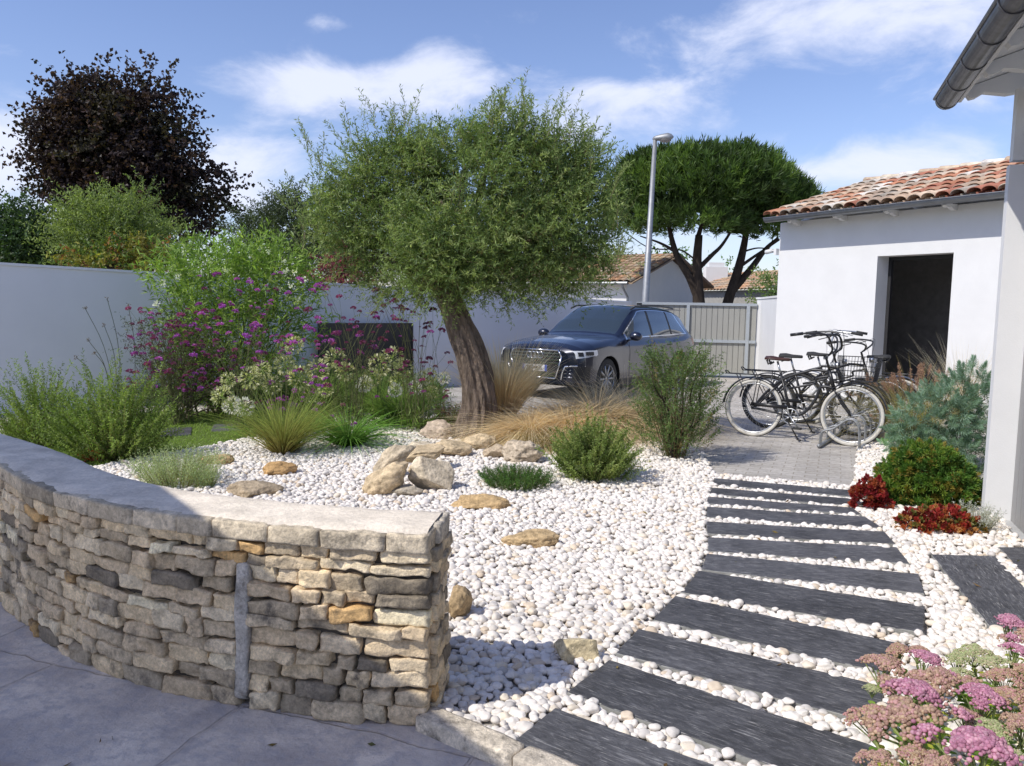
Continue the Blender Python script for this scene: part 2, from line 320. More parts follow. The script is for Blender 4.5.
# ---------------------------------------------------------------- blades and leaves
def perp(T):
    R_ = rng.normal(size=T.shape); B = np.cross(T, R_); return unit(B)
def leaves(mb, P, T, L, Wd, col, fold=.25, cv=.22, droop=0.):
    """one bent four-sided leaf at each point P along axis T"""
    P = np.asarray(P, float); n = len(P); T = unit(T); B = perp(T); Nn = np.cross(T, B)
    L = np.broadcast_to(np.asarray(L, float), (n,))[:,None]; Wd = np.broadcast_to(np.asarray(Wd, float), (n,))[:,None]
    mid = P + T*L*.5; tip = P + T*L - np.array([0,0,1.])*L*droop
    V = np.stack([P, mid+B*Wd*.5+Nn*Wd*fold, tip, mid-B*Wd*.5+Nn*Wd*fold], 1).reshape(-1,3)
    F = np.arange(n*4).reshape(n,4)
    col = np.asarray(col, float); col = np.tile(col,(n,1)) if col.ndim==1 else col
    k = col*(1+rng.uniform(-cv, cv, (n,1))); mb.add(V, F, np.repeat(np.clip(k,0,1), 4, 0))
def blades(mb, P, D, L, w, bend, col, seg=5, cv=.2, tipcol=None):
    """curved tapering blades; D start direction, bend = how far each falls over"""
    P = np.asarray(P, float); n = len(P); D = unit(D); L = np.broadcast_to(np.asarray(L,float),(n,))[:,None]; bend = np.broadcast_to(np.asarray(bend,float),(n,))[:,None]
    h = D.copy(); h[:,2] = 0; h = unit(h + 1e-6); B = unit(np.cross(D, np.array([0,0,1.])+rng.normal(scale=.3,size=(n,3)))); rows=[]; cols=[]
    col = np.asarray(col,float); col = np.tile(col,(n,1)) if col.ndim==1 else col
    col = np.clip(col*(1+rng.uniform(-cv,cv,(n,1))),0,1); tc_ = col if tipcol is None else np.clip(np.tile(np.asarray(tipcol,float),(n,1))*(1+rng.uniform(-cv,cv,(n,1))),0,1)
    for i in range(seg+1):
        t = i/seg; q = P + D*L*t + h*L*bend*t*t*.8 - np.array([0,0,1.])*L*bend*t*t*.75; ww = w*(1-t)**.7*.5+.0002
        rows.append(q+B*ww); rows.append(q-B*ww); cc = col*(1-t)+tc_*t; cols += [cc, cc]
    V = np.stack(rows,1).reshape(-1,3); K = np.stack(cols,1).reshape(-1,3); m = 2*(seg+1)
    f = np.array([(2*i,2*i+1,2*i+3,2*i+2) for i in range(seg)]); F = (np.arange(n)[:,None,None]*m + f[None]).reshape(-1,4); mb.add(V, F, K)
def twigs(mb, base, D, L, nl, ll, lw, col, bend=0., spread=.8, start=.15, cv=.25, stem=None, stemcol=(.12,.09,.06), droop=0., fold=.25, leafcv=.15):
    """leafy shoots: base points, start directions; nl leaves along each"""
    base = np.asarray(base,float); n = len(base); D = unit(D); L = np.broadcast_to(np.asarray(L,float),(n,))
    h = D.copy(); h[:,2]=0; h = unit(h+1e-6)
    t = (start+(1-start)*(np.arange(nl)+rng.uniform(0,1,(n,nl)))/nl)
    Lx = L[:,None,None]; q = base[:,None]+D[:,None]*Lx*t[...,None] + (h[:,None]-np.array([0,0,.9]))*Lx*(t**2)[...,None]*bend*.5
    ax = D[:,None]*(1-spread) + unit(rng.normal(size=(n,nl,3)))*spread
    col = np.asarray(col,float); col = np.tile(col,(n,1)) if col.ndim==1 else col
    k = np.repeat(np.clip(col*(1+rng.uniform(-cv,cv,(n,1))),0,1), nl, 0)
    leaves(mb, q.reshape(-1,3), ax.reshape(-1,3), ll*rng.uniform(.7,1.25,n*nl), lw, k, fold, leafcv, droop)
    if stem: blades(mb, base, D, L, stem, bend*.6, stemcol, seg=3)
def sph(n):
    return unit(rng.normal(size=(n,3)))
def lobe_points(lobes, n, shell=.55):
    """points and outward directions inside a union of ellipsoids (centre, radii)"""
    w = np.array([l[1][0]*l[1][1]*l[1][2] for l in lobes])**.75; w /= w.sum(); idx = rng.choice(len(lobes), n, p=w); d = sph(n)
    r = (shell+(1-shell)*rng.uniform(0,1,n)**.6)[:,None]; c = np.array([l[0] for l in lobes])[idx]; rr = np.array([l[1] for l in lobes])[idx]
    return c+d*rr*r, d, idx
def plobes(lst, Y, dr=None, jit=0.):
    """ellipsoids given by picture centre/extents at distance Y"""
    out=[]
    for (x,y,rx_,ry_,*o) in lst:
        yy = Y+(o[0] if o else 0); s = yy/FPX; c = A(x,y,yy); out.append((c,(rx_*s, (dr if dr else rx_*s*.8), ry_*s)))
    return out
def branchy(mb, p0, p1, r0, r1, wob=.1, k=6, n=8):
    p0, p1 = np.asarray(p0,float), np.asarray(p1,float); t = np.linspace(0,1,k)[:,None]; d = np.linalg.norm(p1-p0)
    q = p0+(p1-p0)*t; w = rng.normal(size=(k,3))*wob*d*.3; w[0]=0; w[-1]=0; q = catmull(q+w, 3); mb.tube(q, np.linspace(r0,r1,len(q)), n)
    return q
# ---------------------------------------------------------------- stones
def rbox(n=4, r=.35):
    g = np.linspace(-1,1,n+1); V=[]; F=[]; idx={}
    def vid(p):
        k = tuple(np.round(p,4))
        if k not in idx: idx[k]=len(V); V.append(p)
        return idx[k]
    for ax in range(3):
        for sg in (-1,1):
            for i in range(n):
                for j in range(n):
                    q=[]
                    for (a,b_) in ((i,j),(i+1,j),(i+1,j+1),(i,j+1)):
                        p=np.zeros(3); p[ax]=sg; p[(ax+1)%3]=g[a]; p[(ax+2)%3]=g[b_]; q.append(vid(p))
                    F.append(q if sg>0 else q[::-1])
    V=np.array(V); core=np.clip(V,-(1-r),(1-r)); V=core+unit(V-core)*r; return V, np.array(F)
RB = {n: rbox(n,.11) for n in (4,5,6,7,8)}
def stone(mb, o, ax, ay, az, col, rough=.012, n=5, seed=0):
    """o centre; ax, ay, az half-axis vectors"""
    V,F = RB[n]; off = Vector((seed*3.7, seed*1.3, seed*7.1)); W_ = o + V[:,:1]*ax + V[:,1:2]*ay + V[:,2:]*az
    D = np.array([MN.noise_vector(Vector(w*9.)+off) for w in W_])*rough*1.2 + np.array([MN.noise_vector(Vector(w*26.)+off) for w in W_])*rough*.75 + np.array([MN.noise_vector(Vector(w*60.)+off) for w in W_])*rough*.35
    mb.add(W_+D, F, col)
# wall path (front foot of the curved dry-stone wall)
WP = catmull([(-4.5,5.25,0),(-3.5,4.68,0),(-2.66,4.02,0),(-2.12,3.50,0),(-1.63,3.17,0),(-1.26,3.01,0),(-.85,2.89,0),(-.59,2.835,0),(-.285,2.80,0)], 10)
WS = np.concatenate([[0],np.cumsum(np.linalg.norm(np.diff(WP,axis=0),axis=1))]); WLn = WS[-1]
def wpt(s):
    s = min(max(s,0),WLn); p = np.array([np.interp(s,WS,WP[:,i]) for i in range(3)]); a = np.array([np.interp(min(s+.05,WLn),WS,WP[:,i]) for i in range(3)]); b_ = np.array([np.interp(max(s-.05,0),WS,WP[:,i]) for i in range(3)])
    t = unit(a-b_); return p, t, np.array([-t[1],t[0],0])   # normal points to the garden (back)
WTH, WH = .31, .735
wall = thing('stone_wall','curved dry-stone garden wall of pale and lichen-dark stones with flat coping','garden wall',(-1.26,3.01,0))
PAL = [((.70,.58,.41),5),((.62,.51,.37),5),((.52,.44,.33),3.5),((.76,.66,.50),3.5),((.38,.33,.26),2.2),((.25,.22,.18),1.4),((.62,.42,.21),1),((.66,.56,.42),4)]
pw = np.array([p[1] for p in PAL],float); pw/=pw.sum()
def scol(right=0):
    c = np.array(PAL[rng.choice(len(PAL),p=pw)][0])*rng.uniform(.88,1.15)*np.array([1.05,1.0,.90]); return np.clip(c,0,.85)
UP = [(-.985,.045,.035,.575),(-2.95,.05,.16,.60)]
def s_at_x(x):
    i = np.argmin(abs(WP[:,0]-x)); return WS[i]
ups = [(s_at_x(u[0]),u[1],u[2],u[3]) for u in UP]
mb = MB(); z = 0.; zt = WH-.07; rows=[]
hs = [.08,.065,.07,.055,.075,.05,.065,.06,.07,.045,.055]; hs = np.array(hs)*zt/sum(hs); k=0
for ri,h in enumerate(hs):
    s = rng.uniform(-.1,0)
    while s < WLn-.015:
        l = rng.uniform(.08,.23); e = s+l
        if WLn-e < .09: e = WLn; l = e-s
        a, b_ = s, e
        for (us,uw,uz0,uz1) in ups:
            if z+h > uz0+.01 and z < uz1-.01:
                if a < us-uw*.5 < b_ and b_-a>0: b_ = us-uw*.5; e = us+uw*.5
                if a > us-uw*.5 and a < us+uw*.5: a = us+uw*.5; 
                if e < us+uw*.5 and a >= e: pass
        if b_-a > .035:
            parts = [(a,b_,z,h)]
            if l < .13 and h > .07 and rng.random() < .22: parts = [(a,b_,z,h*.5),(a,b_,z+h*.5,h*.5)]
            for (a1,b1,z1,h1) in parts:
                c,t,nn = wpt((a1+b1)/2); ll=(b1-a1)/2-.004; dz = rng.normal()*.004; tl = rng.normal()*.012
                col = scol(); 
                stone(mb, c+nn*(.05+rng.uniform(-.012,.014))+np.array([0,0,z1+h1/2+dz]), (t+np.array([0,0,tl]))*ll, nn*.055, np.array([0,0,h1/2-.003]), col, rough=.011, n=8, seed=k); k+=1
        s = e
    z += h
# end face
pe,te,ne = wpt(WLn); z=0
for ri,h in enumerate(hs):
    a = 0.0 if ri%2 else .0
    cuts = [0, rng.uniform(.09,.2), WTH] if rng.random()<.75 else [0,rng.uniform(.07,.12),rng.uniform(.18,.24),WTH]
    for a,b_ in zip(cuts[:-1],cuts[1:]):
        if a==0: a=.045
        stone(mb, pe-te*(.045-rng.uniform(0,.012))+ne*(a+b_)/2+np.array([0,0,z+h/2]), te*.055, ne*((b_-a)/2-.003), np.array([0,0,h/2-.0025]), scol(), rough=.0095, n=7, seed=k); k+=1
    z += h
# back face
z=0
for ri,h in enumerate(hs[::2]*1.8):
    s=0.
    while s < WLn-.2:
        l=min(rng.uniform(.15,.3),WLn-.07-s); c,t,nn = wpt(s+l/2)
        if z+h<zt+.02: stone(mb, c+nn*(WTH-.05)+np.array([0,0,z+h/2]), t*(l/2-.003), nn*.055, np.array([0,0,h/2-.003]), scol(), rough=.008, n=4, seed=k); k+=1
        s+=l
    z+=h
mb.build('stonework', mStone, wall, smooth=True)
for (us,uw,z0,z1) in ups:
    m2=MB(); c,t,nn=wpt(us); stone(m2, c+nn*.045+np.array([0,0,(z0+z1)/2]), t*(uw/2+.006), nn*.058, np.array([0.006,0,(z1-z0)/2]), (.50,.46,.40), .005, 8, 5); m2.build('upright_stone', mStone, wall, smooth=True)
def ribbon(mb, o0, o1, z0, z1, k=90, s0=0, s1=None, col=None):
    s1 = WLn if s1 is None else s1; V=[]
    for s in np.linspace(s0,s1,k):
        c,t,nn=wpt(s); V += [c+nn*o0+np.array([0,0,z0]), c+nn*o1+np.array([0,0,z0]), c+nn*o1+np.array([0,0,z1]), c+nn*o0+np.array([0,0,z1])]
    F=[(4*i+j,4*i+(j+1)%4,4*i+4+(j+1)%4,4*i+4+j) for i in range(k-1) for j in range(4)]+[(0,3,2,1),(4*k-4,4*k-3,4*k-2,4*k-1)]
    mb.add(V,F,col)
m2=MB(); ribbon(m2,.035,WTH-.03,0,zt-.004,s1=WLn-.03); m2.build('mortar_core', mMortar, wall)
m2=MB(); s=0.; 
while s < WLn-.01:
    l=rng.uniform(.16,.34); 
    if WLn-s-l<.12: l=WLn-s
    c,t,nn=wpt(s+l/2); col=np.array((.66,.56,.41))*rng.uniform(.8,1.1)
    if rng.random()<.2: col=col*.75
    stone(m2, c+nn*.05+np.array([0,0,WH-.0385+rng.normal()*.001]), t*(l/2-.0008), nn*.068, np.array([0,0,.0335]), col, .0045, 8, k); k+=1; s+=l
for a,b_ in ((.1,.2),(.2,WTH+.005)):
    stone(m2, pe+te*-.05+ne*(a+b_)/2+np.array([0,0,WH-.0385]), te*.068, ne*((b_-a)/2), np.array([0,0,.0335]), (.60,.53,.42), .006, 8, k); k+=1
m2.build('coping_edge', mStone, wall, smooth=True)
m2=MB(); K=150; Vv=[]; J=9
for s in np.linspace(0,WLn-.012,K):
    c,t,nn=wpt(s)
    for j in range(J):
        o_=.004+(WTH+.012-.004)*j/(J-1); q=c+nn*o_+np.array([0,0,WH+.0035]); 
        if j in (0,J-1): q=q+nn*MN.noise(Vector(q*14))*.006+np.array([0,0,-.012])
        else: q[2]+=MN.noise(Vector(q*5.))*.004+MN.noise(Vector(q*17.))*.0018
        Vv.append(q)
F=[(i*J+j,(i+1)*J+j,(i+1)*J+j+1,i*J+j+1) for i in range(K-1) for j in range(J-1)]
m2.add(Vv,F); m2.build('coping_top', mCap, wall, smooth=True)
# kerb between patio and gravel
kb=MB(); kp=[np.array((-.335,2.79)),np.array((.02,2.53)),np.array((.40,2.25)),np.array((.9,1.88)),np.array((1.6,1.35))]
for i,(a,b_) in enumerate(zip(kp[:-1],kp[1:])):
    t=unit(b_-a); nn=np.array([-t[1],t[0]]); L_=np.linalg.norm(b_-a); c=(a+b_)/2+nn*.045
    stone(kb, np.array([c[0],c[1],.022]), np.array([t[0],t[1],0])*(L_/2-.003), np.array([nn[0],nn[1],0])*.05, np.array([0,0,.04]), (.60,.53,.43) if i%2 else (.66,.58,.46), .0035, 8, 60+i)
tag(kb.build('kerb', mStone, smooth=True), kind='structure')
# ---------------------------------------------------------------- slate planks
def slate_mat():
    m=bpy.data.materials.new('slate'); m.use_nodes=True; nt=m.node_tree; b=nt.nodes['Principled BSDF']; b.inputs['Roughness'].default_value=.55; b.inputs['Specular IOR Level'].default_value=.3
    t=N(nt,'ShaderNodeTexCoord'); oi=N(nt,'ShaderNodeObjectInfo')
    va=N(nt,'ShaderNodeVectorMath',operation='MULTIPLY_ADD'); Lk(nt,oi.outputs['Random'],va.inputs[0]); va.inputs[1].default_value=(37,53,11); Lk(nt,t.outputs['Object'],va.inputs[2])
    mp=N(nt,'ShaderNodeMapping'); mp.inputs['Scale'].default_value=(7.,20,4); mp.inputs['Rotation'].default_value=(0,0,rad(3)); Lk(nt,va.outputs[0],mp.inputs[0])
    n=N(nt,'ShaderNodeTexNoise'); n.inputs['Scale'].default_value=2.2; n.inputs['Detail'].default_value=10; n.inputs['Roughness'].default_value=.72; n.inputs['Distortion'].default_value=.5; Lk(nt,mp.outputs[0],n.inputs['Vector'])
    r=N(nt,'ShaderNodeValToRGB'); e=r.color_ramp.elements; e[0].position=.3; e[0].color=(.038,.038,.041,1); e[1].position=.86; e[1].color=(.30,.30,.30,1)
    x=e.new(.5); x.color=(.074,.074,.080,1); x=e.new(.60); x.color=(.112,.112,.118,1); Lk(nt,n.outputs['Fac'],r.inputs[0])
    n2=N(nt,'ShaderNodeTexNoise'); n2.inputs['Scale'].default_value=5; n2.inputs['Detail'].default_value=7; Lk(nt,va.outputs[0],n2.inputs['Vector'])
    k=N(nt,'ShaderNodeMapRange'); Lk(nt,n2.outputs['Fac'],k.inputs[0]); k.inputs[1].default_value=.3; k.inputs[2].default_value=.7; k.inputs[3].default_value=.72; k.inputs[4].default_value=1.35
    kr=M(nt,'MULTIPLY_ADD',oi.outputs['Random'],.55,.78); kk=M(nt,'MULTIPLY',k.outputs[0],kr)
    sc=N(nt,'ShaderNodeVectorMath',operation='SCALE'); Lk(nt,r.outputs[0],sc.inputs[0]); Lk(nt,kk,sc.inputs['Scale']); 
    geo=N(nt,'ShaderNodeNewGeometry'); sz=N(nt,'ShaderNodeSeparateXYZ'); Lk(nt,geo.outputs['Normal'],sz.inputs[0])
    up=M(nt,'GREATER_THAN', sz.outputs[2], .6); mp2=N(nt,'ShaderNodeMapping'); mp2.inputs['Scale'].default_value=(4.5,75,8); mp2.inputs['Rotation'].default_value=(0,0,rad(-4)); Lk(nt,va.outputs[0],mp2.inputs[0])
    n4=N(nt,'ShaderNodeTexNoise'); n4.inputs['Scale'].default_value=2.6; n4.inputs['Detail'].default_value=5; n4.inputs['Distortion'].default_value=.8; Lk(nt,mp2.outputs[0],n4.inputs['Vector'])
    k4=N(nt,'ShaderNodeMapRange'); Lk(nt,n4.outputs['Fac'],k4.inputs[0]); k4.inputs[1].default_value=.615; k4.inputs[2].default_value=.68; k4.inputs[4].default_value=.8
    sm=N(nt,'ShaderNodeMix',data_type='RGBA'); Lk(nt,k4.outputs[0],sm.inputs['Factor']); Lk(nt,sc.outputs[0],sm.inputs[6]); sm.inputs[7].default_value=(.42,.41,.40,1)
    mx=N(nt,'ShaderNodeMix',data_type='RGBA'); Lk(nt,up,mx.inputs['Factor']); mx.inputs[6].default_value=(.30,.30,.28,1); Lk(nt,sm.outputs[2],mx.inputs[7])
    Lk(nt,mx.outputs[2],b.inputs['Base Color'])
    bp=N(nt,'ShaderNodeBump'); bp.inputs['Distance'].default_value=.012; Lk(nt,n.outputs['Fac'],bp.inputs['Height']); Lk(nt,bp.outputs[0],b.inputs['Normal'])
    return m
mSlate=slate_mat()
PLPX=[[(714,478),(851,490),(852,496.5),(714,484.5)],[(712,487.5),(852,498.5),(853,505.5),(709,494)],[(708,496.5),(853,507.5),(862,514.5),(706.7,503.5)],
 [(706.7,506.5),(865,516.4),(883,528),(706.7,517)],[(706.7,521.3),(884.4,531.4),(896,544),(707.4,533.4)],[(708,537),(897,547),(910,563.7),(708.4,551)],
 [(706.7,553.5),(918.7,573.8),(924.5,593.6),(701.6,569.5)],[(699,570.5),(925,606),(924.5,633),(680,592)],[(675,595.5),(911,645.5),(884,672.5),(653,619.7)],
 [(638.5,628.6),(886,686.5),(876,724),(615.6,652.8)],[(609,659.5),(884,749),(868,800),(567,691.8)],[(555,707.4),(812,800),(760,845),(508,745.5)]]
NB=['farthest slate plank, partly under olive shade beside the driveway','second slate plank from the driveway end','third slate plank from the driveway end, touching the red sedum','fourth slate plank from the driveway end','fifth slate plank from the driveway end, stray white pebble beside it','sixth slate plank from the driveway end','seventh slate plank, pale streaks along its length','eighth slate plank, squared right end beside the pebble bed','fourth slate plank from the bottom, right end near pink flowers','third slate plank from the bottom of the photo','long slate plank above the nearest one, left corner in shadow','nearest slate plank at the bottom edge of the photo']
PLK=[]
ZP=.038
def plank(px, label, name='slate_plank', z=ZP, group='dark slate planks forming the path'):
    q=[G(x,y,z) for x,y in px]; c=sum(q)/4; t=unit((q[1]-q[0])+(q[2]-q[3])); a=math.atan2(t[1],t[0])
    Q=[]
    for v in q: d=v-c; Q.append(np.array([d[0]*math.cos(a)+d[1]*math.sin(a), -d[0]*math.sin(a)+d[1]*math.cos(a)]))
    # ring with slightly ragged, chipped outline
    ring=[]; 
    for i in range(4):
        p,r_=Q[i],Q[(i+1)%4]; k=int(max(4,np.linalg.norm(r_-p)/.03)); e=unit(r_-p); nn=np.array([e[1],-e[0]])
        for j in range(k):
            u=j/k; w=p+(r_-p)*u; ring.append(w+nn*(0 if j==0 else MN.noise(Vector((w[0]*14,w[1]*14,c[0]*9)))*.006))
    ring=np.array(ring); n=len(ring); cen=ring.mean(0); inn=cen+(ring-cen)*(1-.005/np.maximum(np.linalg.norm(ring-cen,axis=1,keepdims=True),.05))
    m3=MB(); tz=lambda P,h: np.concatenate([P,np.full((len(P),1),h)],1)
    V=np.concatenate([tz(inn,0),tz(ring,-.003),tz(ring,-z+.009)]); F=[(j,n+j,n+(j+1)%n,(j+1)%n)[::-1] for j in range(n)]+[(n+j,2*n+j,2*n+(j+1)%n,n+(j+1)%n)[::-1] for j in range(n)]
    F=[f[::-1] for f in F] if np.cross(Q[1]-Q[0],Q[2]-Q[1])<0 else F
    m3.add(V,F); order=list(range(n)); 
    if np.cross(Q[1]-Q[0],Q[2]-Q[1])<0: order=order[::-1]
    m3.F.append(np.array([order])); o=m3.build(name,mSlate); o.location=c; o.rotation_euler=(0,0,a); tag(o,label,'slate plank',group); PLK.append([v[:2] for v in q]); return o
for px,lb in zip(PLPX,NB): plank(px,lb)
plank([(990,626),(931,554),(995,556),(1075,640)],'wide slate slab set lengthwise in pebbles near the red sedum', 'slate_slab', group='slate slabs on the house side')
plank([(998,547),(1030,547),(1100,610),(1050,598)],'narrow slate slab beside the grey house shutter', 'slate_slab', group='slate slabs on the house side')
for px,lb in (([(163,428),(192,427),(191,434),(160,436)],'left slate stepping stone sunk in the lawn'),([(214,424),(239,423.2),(240,429.5),(211,430.5)],'right slate stepping stone sunk in the lawn')):
    plank(px,lb,'stepping_stone',.03,'slate stepping stones in the lawn')
# ---------------------------------------------------------------- pebbles
def peb_mesh(sub, seed):
    V,F = ICO[sub]; V=V.copy(); off=Vector((seed*5.1,seed*2.3,seed)); 
    d=np.array([MN.noise(Vector(v*1.1)+off) for v in V]); V=V*(1+.28*d[:,None]); return V,F
def peb_col(n):
    base=np.array([(.80,.775,.74),(.70,.67,.63),(.83,.80,.77),(.66,.57,.46),(.58,.565,.55),(.73,.67,.57),(.77,.75,.72)]); p=np.array([5,4,5,.7,.9,1.1,4]); p/=p.sum()
    return np.clip(np.array([.98,.945,.90])*base[rng.choice(len(base),n,p=p)]*rng.uniform(.93,1.04,(n,1)),0,.88)
def place_pebbles():
    sp=.034; xs=np.arange(-6,5,sp); ys=np.arange(1.2,11.4,sp*.87); X,Y=np.meshgrid(xs,ys); X=X+((np.arange(len(ys))%2)*sp/2)[:,None]
    P=np.stack([X.ravel(),Y.ravel()],1); P+=rng.normal(scale=sp*.2,size=P.shape)
    P=P[inpoly(P,BED)]
    # keep what the picture can reach: a cone a little wider than the view
    ang=np.arctan2(P[:,0],P[:,1]); P=P[(ang>rad(-40))&(ang<rad(42))]
    ok=~inpoly(P,LAWN)
    for q in PLK:
        q=np.array(q); c=q.mean(0); q2=c+(q-c)*(1+.012/np.maximum(np.linalg.norm(q-c,axis=1,keepdims=True),.1)); ok&=~inpoly(P,q2)
    # clear of the wall and kerb
    foot=[wpt(s)[0][:2]-wpt(s)[2][:2]*.02 for s in np.linspace(0,WLn,60)]+[wpt(s)[0][:2]+wpt(s)[2][:2]*(WTH+.015) for s in np.linspace(WLn,0,60)]
    ok&=~inpoly(P,foot)
    kerb=[(a[0],a[1]) for a in kp]+[(a[0]+.075,a[1]+.09) for a in kp[::-1]]; ok&=~inpoly(P,kerb)
    ok&=~((P[:,0]>3.48)&(P[:,1]<5.4)); 
    P=P[ok]
    # thin behind the wall foot where nothing is seen
    return P
PEB=place_pebbles(); nP=len(PEB)
rr=rng.lognormal(0,.17,nP)*.0195; a=rng.uniform(0,2*PI,nP)
S=np.stack([rr*rng.uniform(1.0,1.35,nP), rr*rng.uniform(.85,1.1,nP), rr*rng.uniform(.6,.85,nP)],1)
Z=.006+S[:,2]*.5+rng.uniform(-.002,.014,nP)
top=rng.random(nP)<.3; Z[top]+=.012
dist=np.hypot(PEB[:,0],PEB[:,1]); kc=peb_col(nP)
imx=np.array([G(1,1)]) 
def proj(P3):
    v=(P3-np.array([0,0,HC]))@RM; return np.stack([512+FPX*v[:,0]/-v[:,2],383-FPX*v[:,1]/-v[:,2]],1)
pp=proj(np.concatenate([PEB,Z[:,None]],1)); seen=(pp[:,0]>2)&(pp[:,0]<1022)&(pp[:,1]<763)&(pp[:,1]>300)
# the three hundred that show largest stand as things of their own
hid=(pp[:,0]<452)&(pp[:,1]<712)
flow=(pp[:,0]>868)&(pp[:,1]>630)
score=np.where(seen&~hid&~flow, rr/dist, 0); big=np.argsort(-score)[:300]; isb=np.zeros(nP,bool); isb[big]=True
def rotm(a,tx,ty):
    ca,sa=np.cos(a),np.sin(a); Rz=np.zeros((len(a),3,3)); Rz[:,0,0]=ca;Rz[:,0,1]=-sa;Rz[:,1,0]=sa;Rz[:,1,1]=ca;Rz[:,2,2]=1
    cx,s_=np.cos(tx),np.sin(tx); Rx=np.zeros_like(Rz); Rx[:,0,0]=1;Rx[:,1,1]=cx;Rx[:,1,2]=-s_;Rx[:,2,1]=s_;Rx[:,2,2]=cx
    return Rz@Rx
tx=rng.normal(scale=.28,size=nP)
RT=rotm(a,tx,tx)
mb=MB()
for (lo,hi,sub) in ((0,4.6,2),(4.6,8.0,1),(8.0,99,1)):
    for var in range(5):
        V,F=peb_mesh(sub,var+10*sub); ii=np.where((dist>=lo)&(dist<hi)&(~isb)&((np.arange(nP)%5)==var))[0]
        if not len(ii): continue
        Wv=np.einsum('nij,nvj->nvi',RT[ii],V[None]*S[ii][:,None]); Wv+=np.concatenate([PEB[ii],Z[ii][:,None]],1)[:,None]
        FF=(np.arange(len(ii))[:,None,None]*len(V)+F[None]).reshape(-1,3); mb.add(Wv.reshape(-1,3),FF,np.repeat(kc[ii],len(V),0))
pebs=mb.build('pebbles', mPebble, smooth=True); tag(pebs,kind='stuff'); 
PM=[]
for v in range(18):
    V,F=peb_mesh(3,50+v); m3=MB(); m3.add(V*.02*np.array([1.15,.95,.72]),F,peb_col(1)[0]); o=m3.build('white_pebble',mPebble,smooth=True); PM.append(o)
firsts={}
for n_,i in enumerate(big):
    x,y=pp[i]; pr=PM[n_%18]
    if n_<18: o=pr
    else: o=pr.copy(); C.objects.link(o)
    s=rr[i]/.02; o.location=(PEB[i,0],PEB[i,1],Z[i]); o.rotation_euler=(tx[i],0,a[i]); o.scale=(s,s,s)
    ingap = x>560 or y>735
    if x<600 and 640<y<716: tag(o,'smooth pale pebble among many in the shaded gravel beside the stone wall end','pebble','pebbles by the end of the stone wall')
    elif ingap: tag(o,'smooth white pebble lying in the gravel between or beside the slate planks','pebble','pebbles around the slate planks')
    else: tag(o,'smooth white pebble in the open gravel bed near the stone wall','pebble','pebbles in the open gravel')
# ---------------------------------------------------------------- rocks
R0_='rock pile left of the olive trunk'; R1_='rocks around the foot of the olive tree'
def rock(x, yb, w, h, label, col=(.50,.38,.24), depth=.8, seed=0, flat=.0, tilt=0., cuts=7, group='sandstone rocks in the gravel', z0=.012, yaw=0., name='rock', dy=0., sub=3, rough=1.):
    k_=1.2 if group in (R0_,R1_) else 1.; w*=k_; h*=k_*.92; g=G(x,yb,z0); g[2]=0; g[1]+=dy; s=np.linalg.norm(g[:2])/FPX*1.02; Wd=w*s/2; 
    Ht=h*s/2/ (math.cos(.2)+.15); V,F=ICO[sub+1]; V=V.copy(); r=np.random.default_rng(seed+100)
    for _ in range(cuts):
        n=unit(r.normal(size=3)*np.array([1,1,1.3])); d=r.uniform(.48,.8); e=V@n-d; V=V-np.clip(e,0,None)[:,None]*n*.96
    off=Vector((seed*2.1,seed*5.3,seed*.7)); d1=np.array([MN.noise(Vector(v*1.7)+off) for v in V]); d2=np.array([MN.noise(Vector(v*5.)+off) for v in V]); d3=np.array([MN.noise(Vector(v*13.)+off) for v in V])
    V=V*(1+(.16*d1+.07*d2+.035*d3)*rough)[:,None]; V/=np.abs(V).max(0); V*=np.array([Wd,Wd*depth,Ht])
    ct,st=math.cos(tilt),math.sin(tilt); V=np.stack([V[:,0]*ct+V[:,2]*st,V[:,1],-V[:,0]*st+V[:,2]*ct],1)
    V[:,2]-=V[:,2].min()+Ht*.22; kcol=np.array(col)*(1+.22*d1+.25*d2)[:,None]; mb=MB(); mb.add(V,F,np.clip(kcol,0,.8))
    o=mb.build(name,mRock,smooth=True); fw=unit(np.array([g[0],g[1]])); o.location=(g[0]+fw[0]*Wd*depth*.6,g[1]+fw[1]*Wd*depth*.6,z0); o.rotation_euler=(0,0,-math.atan2(g[0],g[1])+yaw)
    tag(o,label,'rock',group); return o
OC=(.50,.35,.18); BG=(.56,.44,.28); PALE=(.62,.53,.39); GR=(.42,.37,.29)
rock(214,467,37,17,'small flat ochre rock alone in white gravel left of the larger orange one',OC,.5,1)
rock(275,477,43,23,'orange-brown flat-topped rock in the gravel below the reddish-stemmed grass clump',(.52,.33,.15),.55,22,tilt=-.1)
rock(252,499,60,24,'low grey and ochre rock peeping over the stone wall coping',(.40,.32,.22),.6,3)
R0='rock pile left of the olive trunk'
rock(391,497,52,37,'large tan slab leaning at the left of the rock pile',BG,.6,4,tilt=-.5,group=R0)
rock(391,474,42,26,'flat tan slab resting on top of the large leaning slab',(.53,.44,.31),.6,5,tilt=-.45,group=R0,z0=.09,dy=.12)
rock(436,493,46,38,'pale triangular cut stone at the right of the rock pile',PALE,.6,6,tilt=.25,group=R0,cuts=12,rough=.5)
rock(423,465,40,20,'long flat slab on top of the pale triangular stone',BG,.7,7,group=R0,z0=.10,dy=.1)
rock(419,482,18,24,'small upright tan stone wedged between the two largest pile stones',BG,.8,8,group=R0,z0=.05,dy=.0)
rock(408,498,36,14,'low dark tan stone under the rock pile',GR,.6,9,group=R0,dy=.02)
rock(418,458,26,16,'pale cream stone at the back of the rock pile',PALE,.8,10,group=R0,dy=.15,z0=.04)
R1='rocks around the foot of the olive tree'
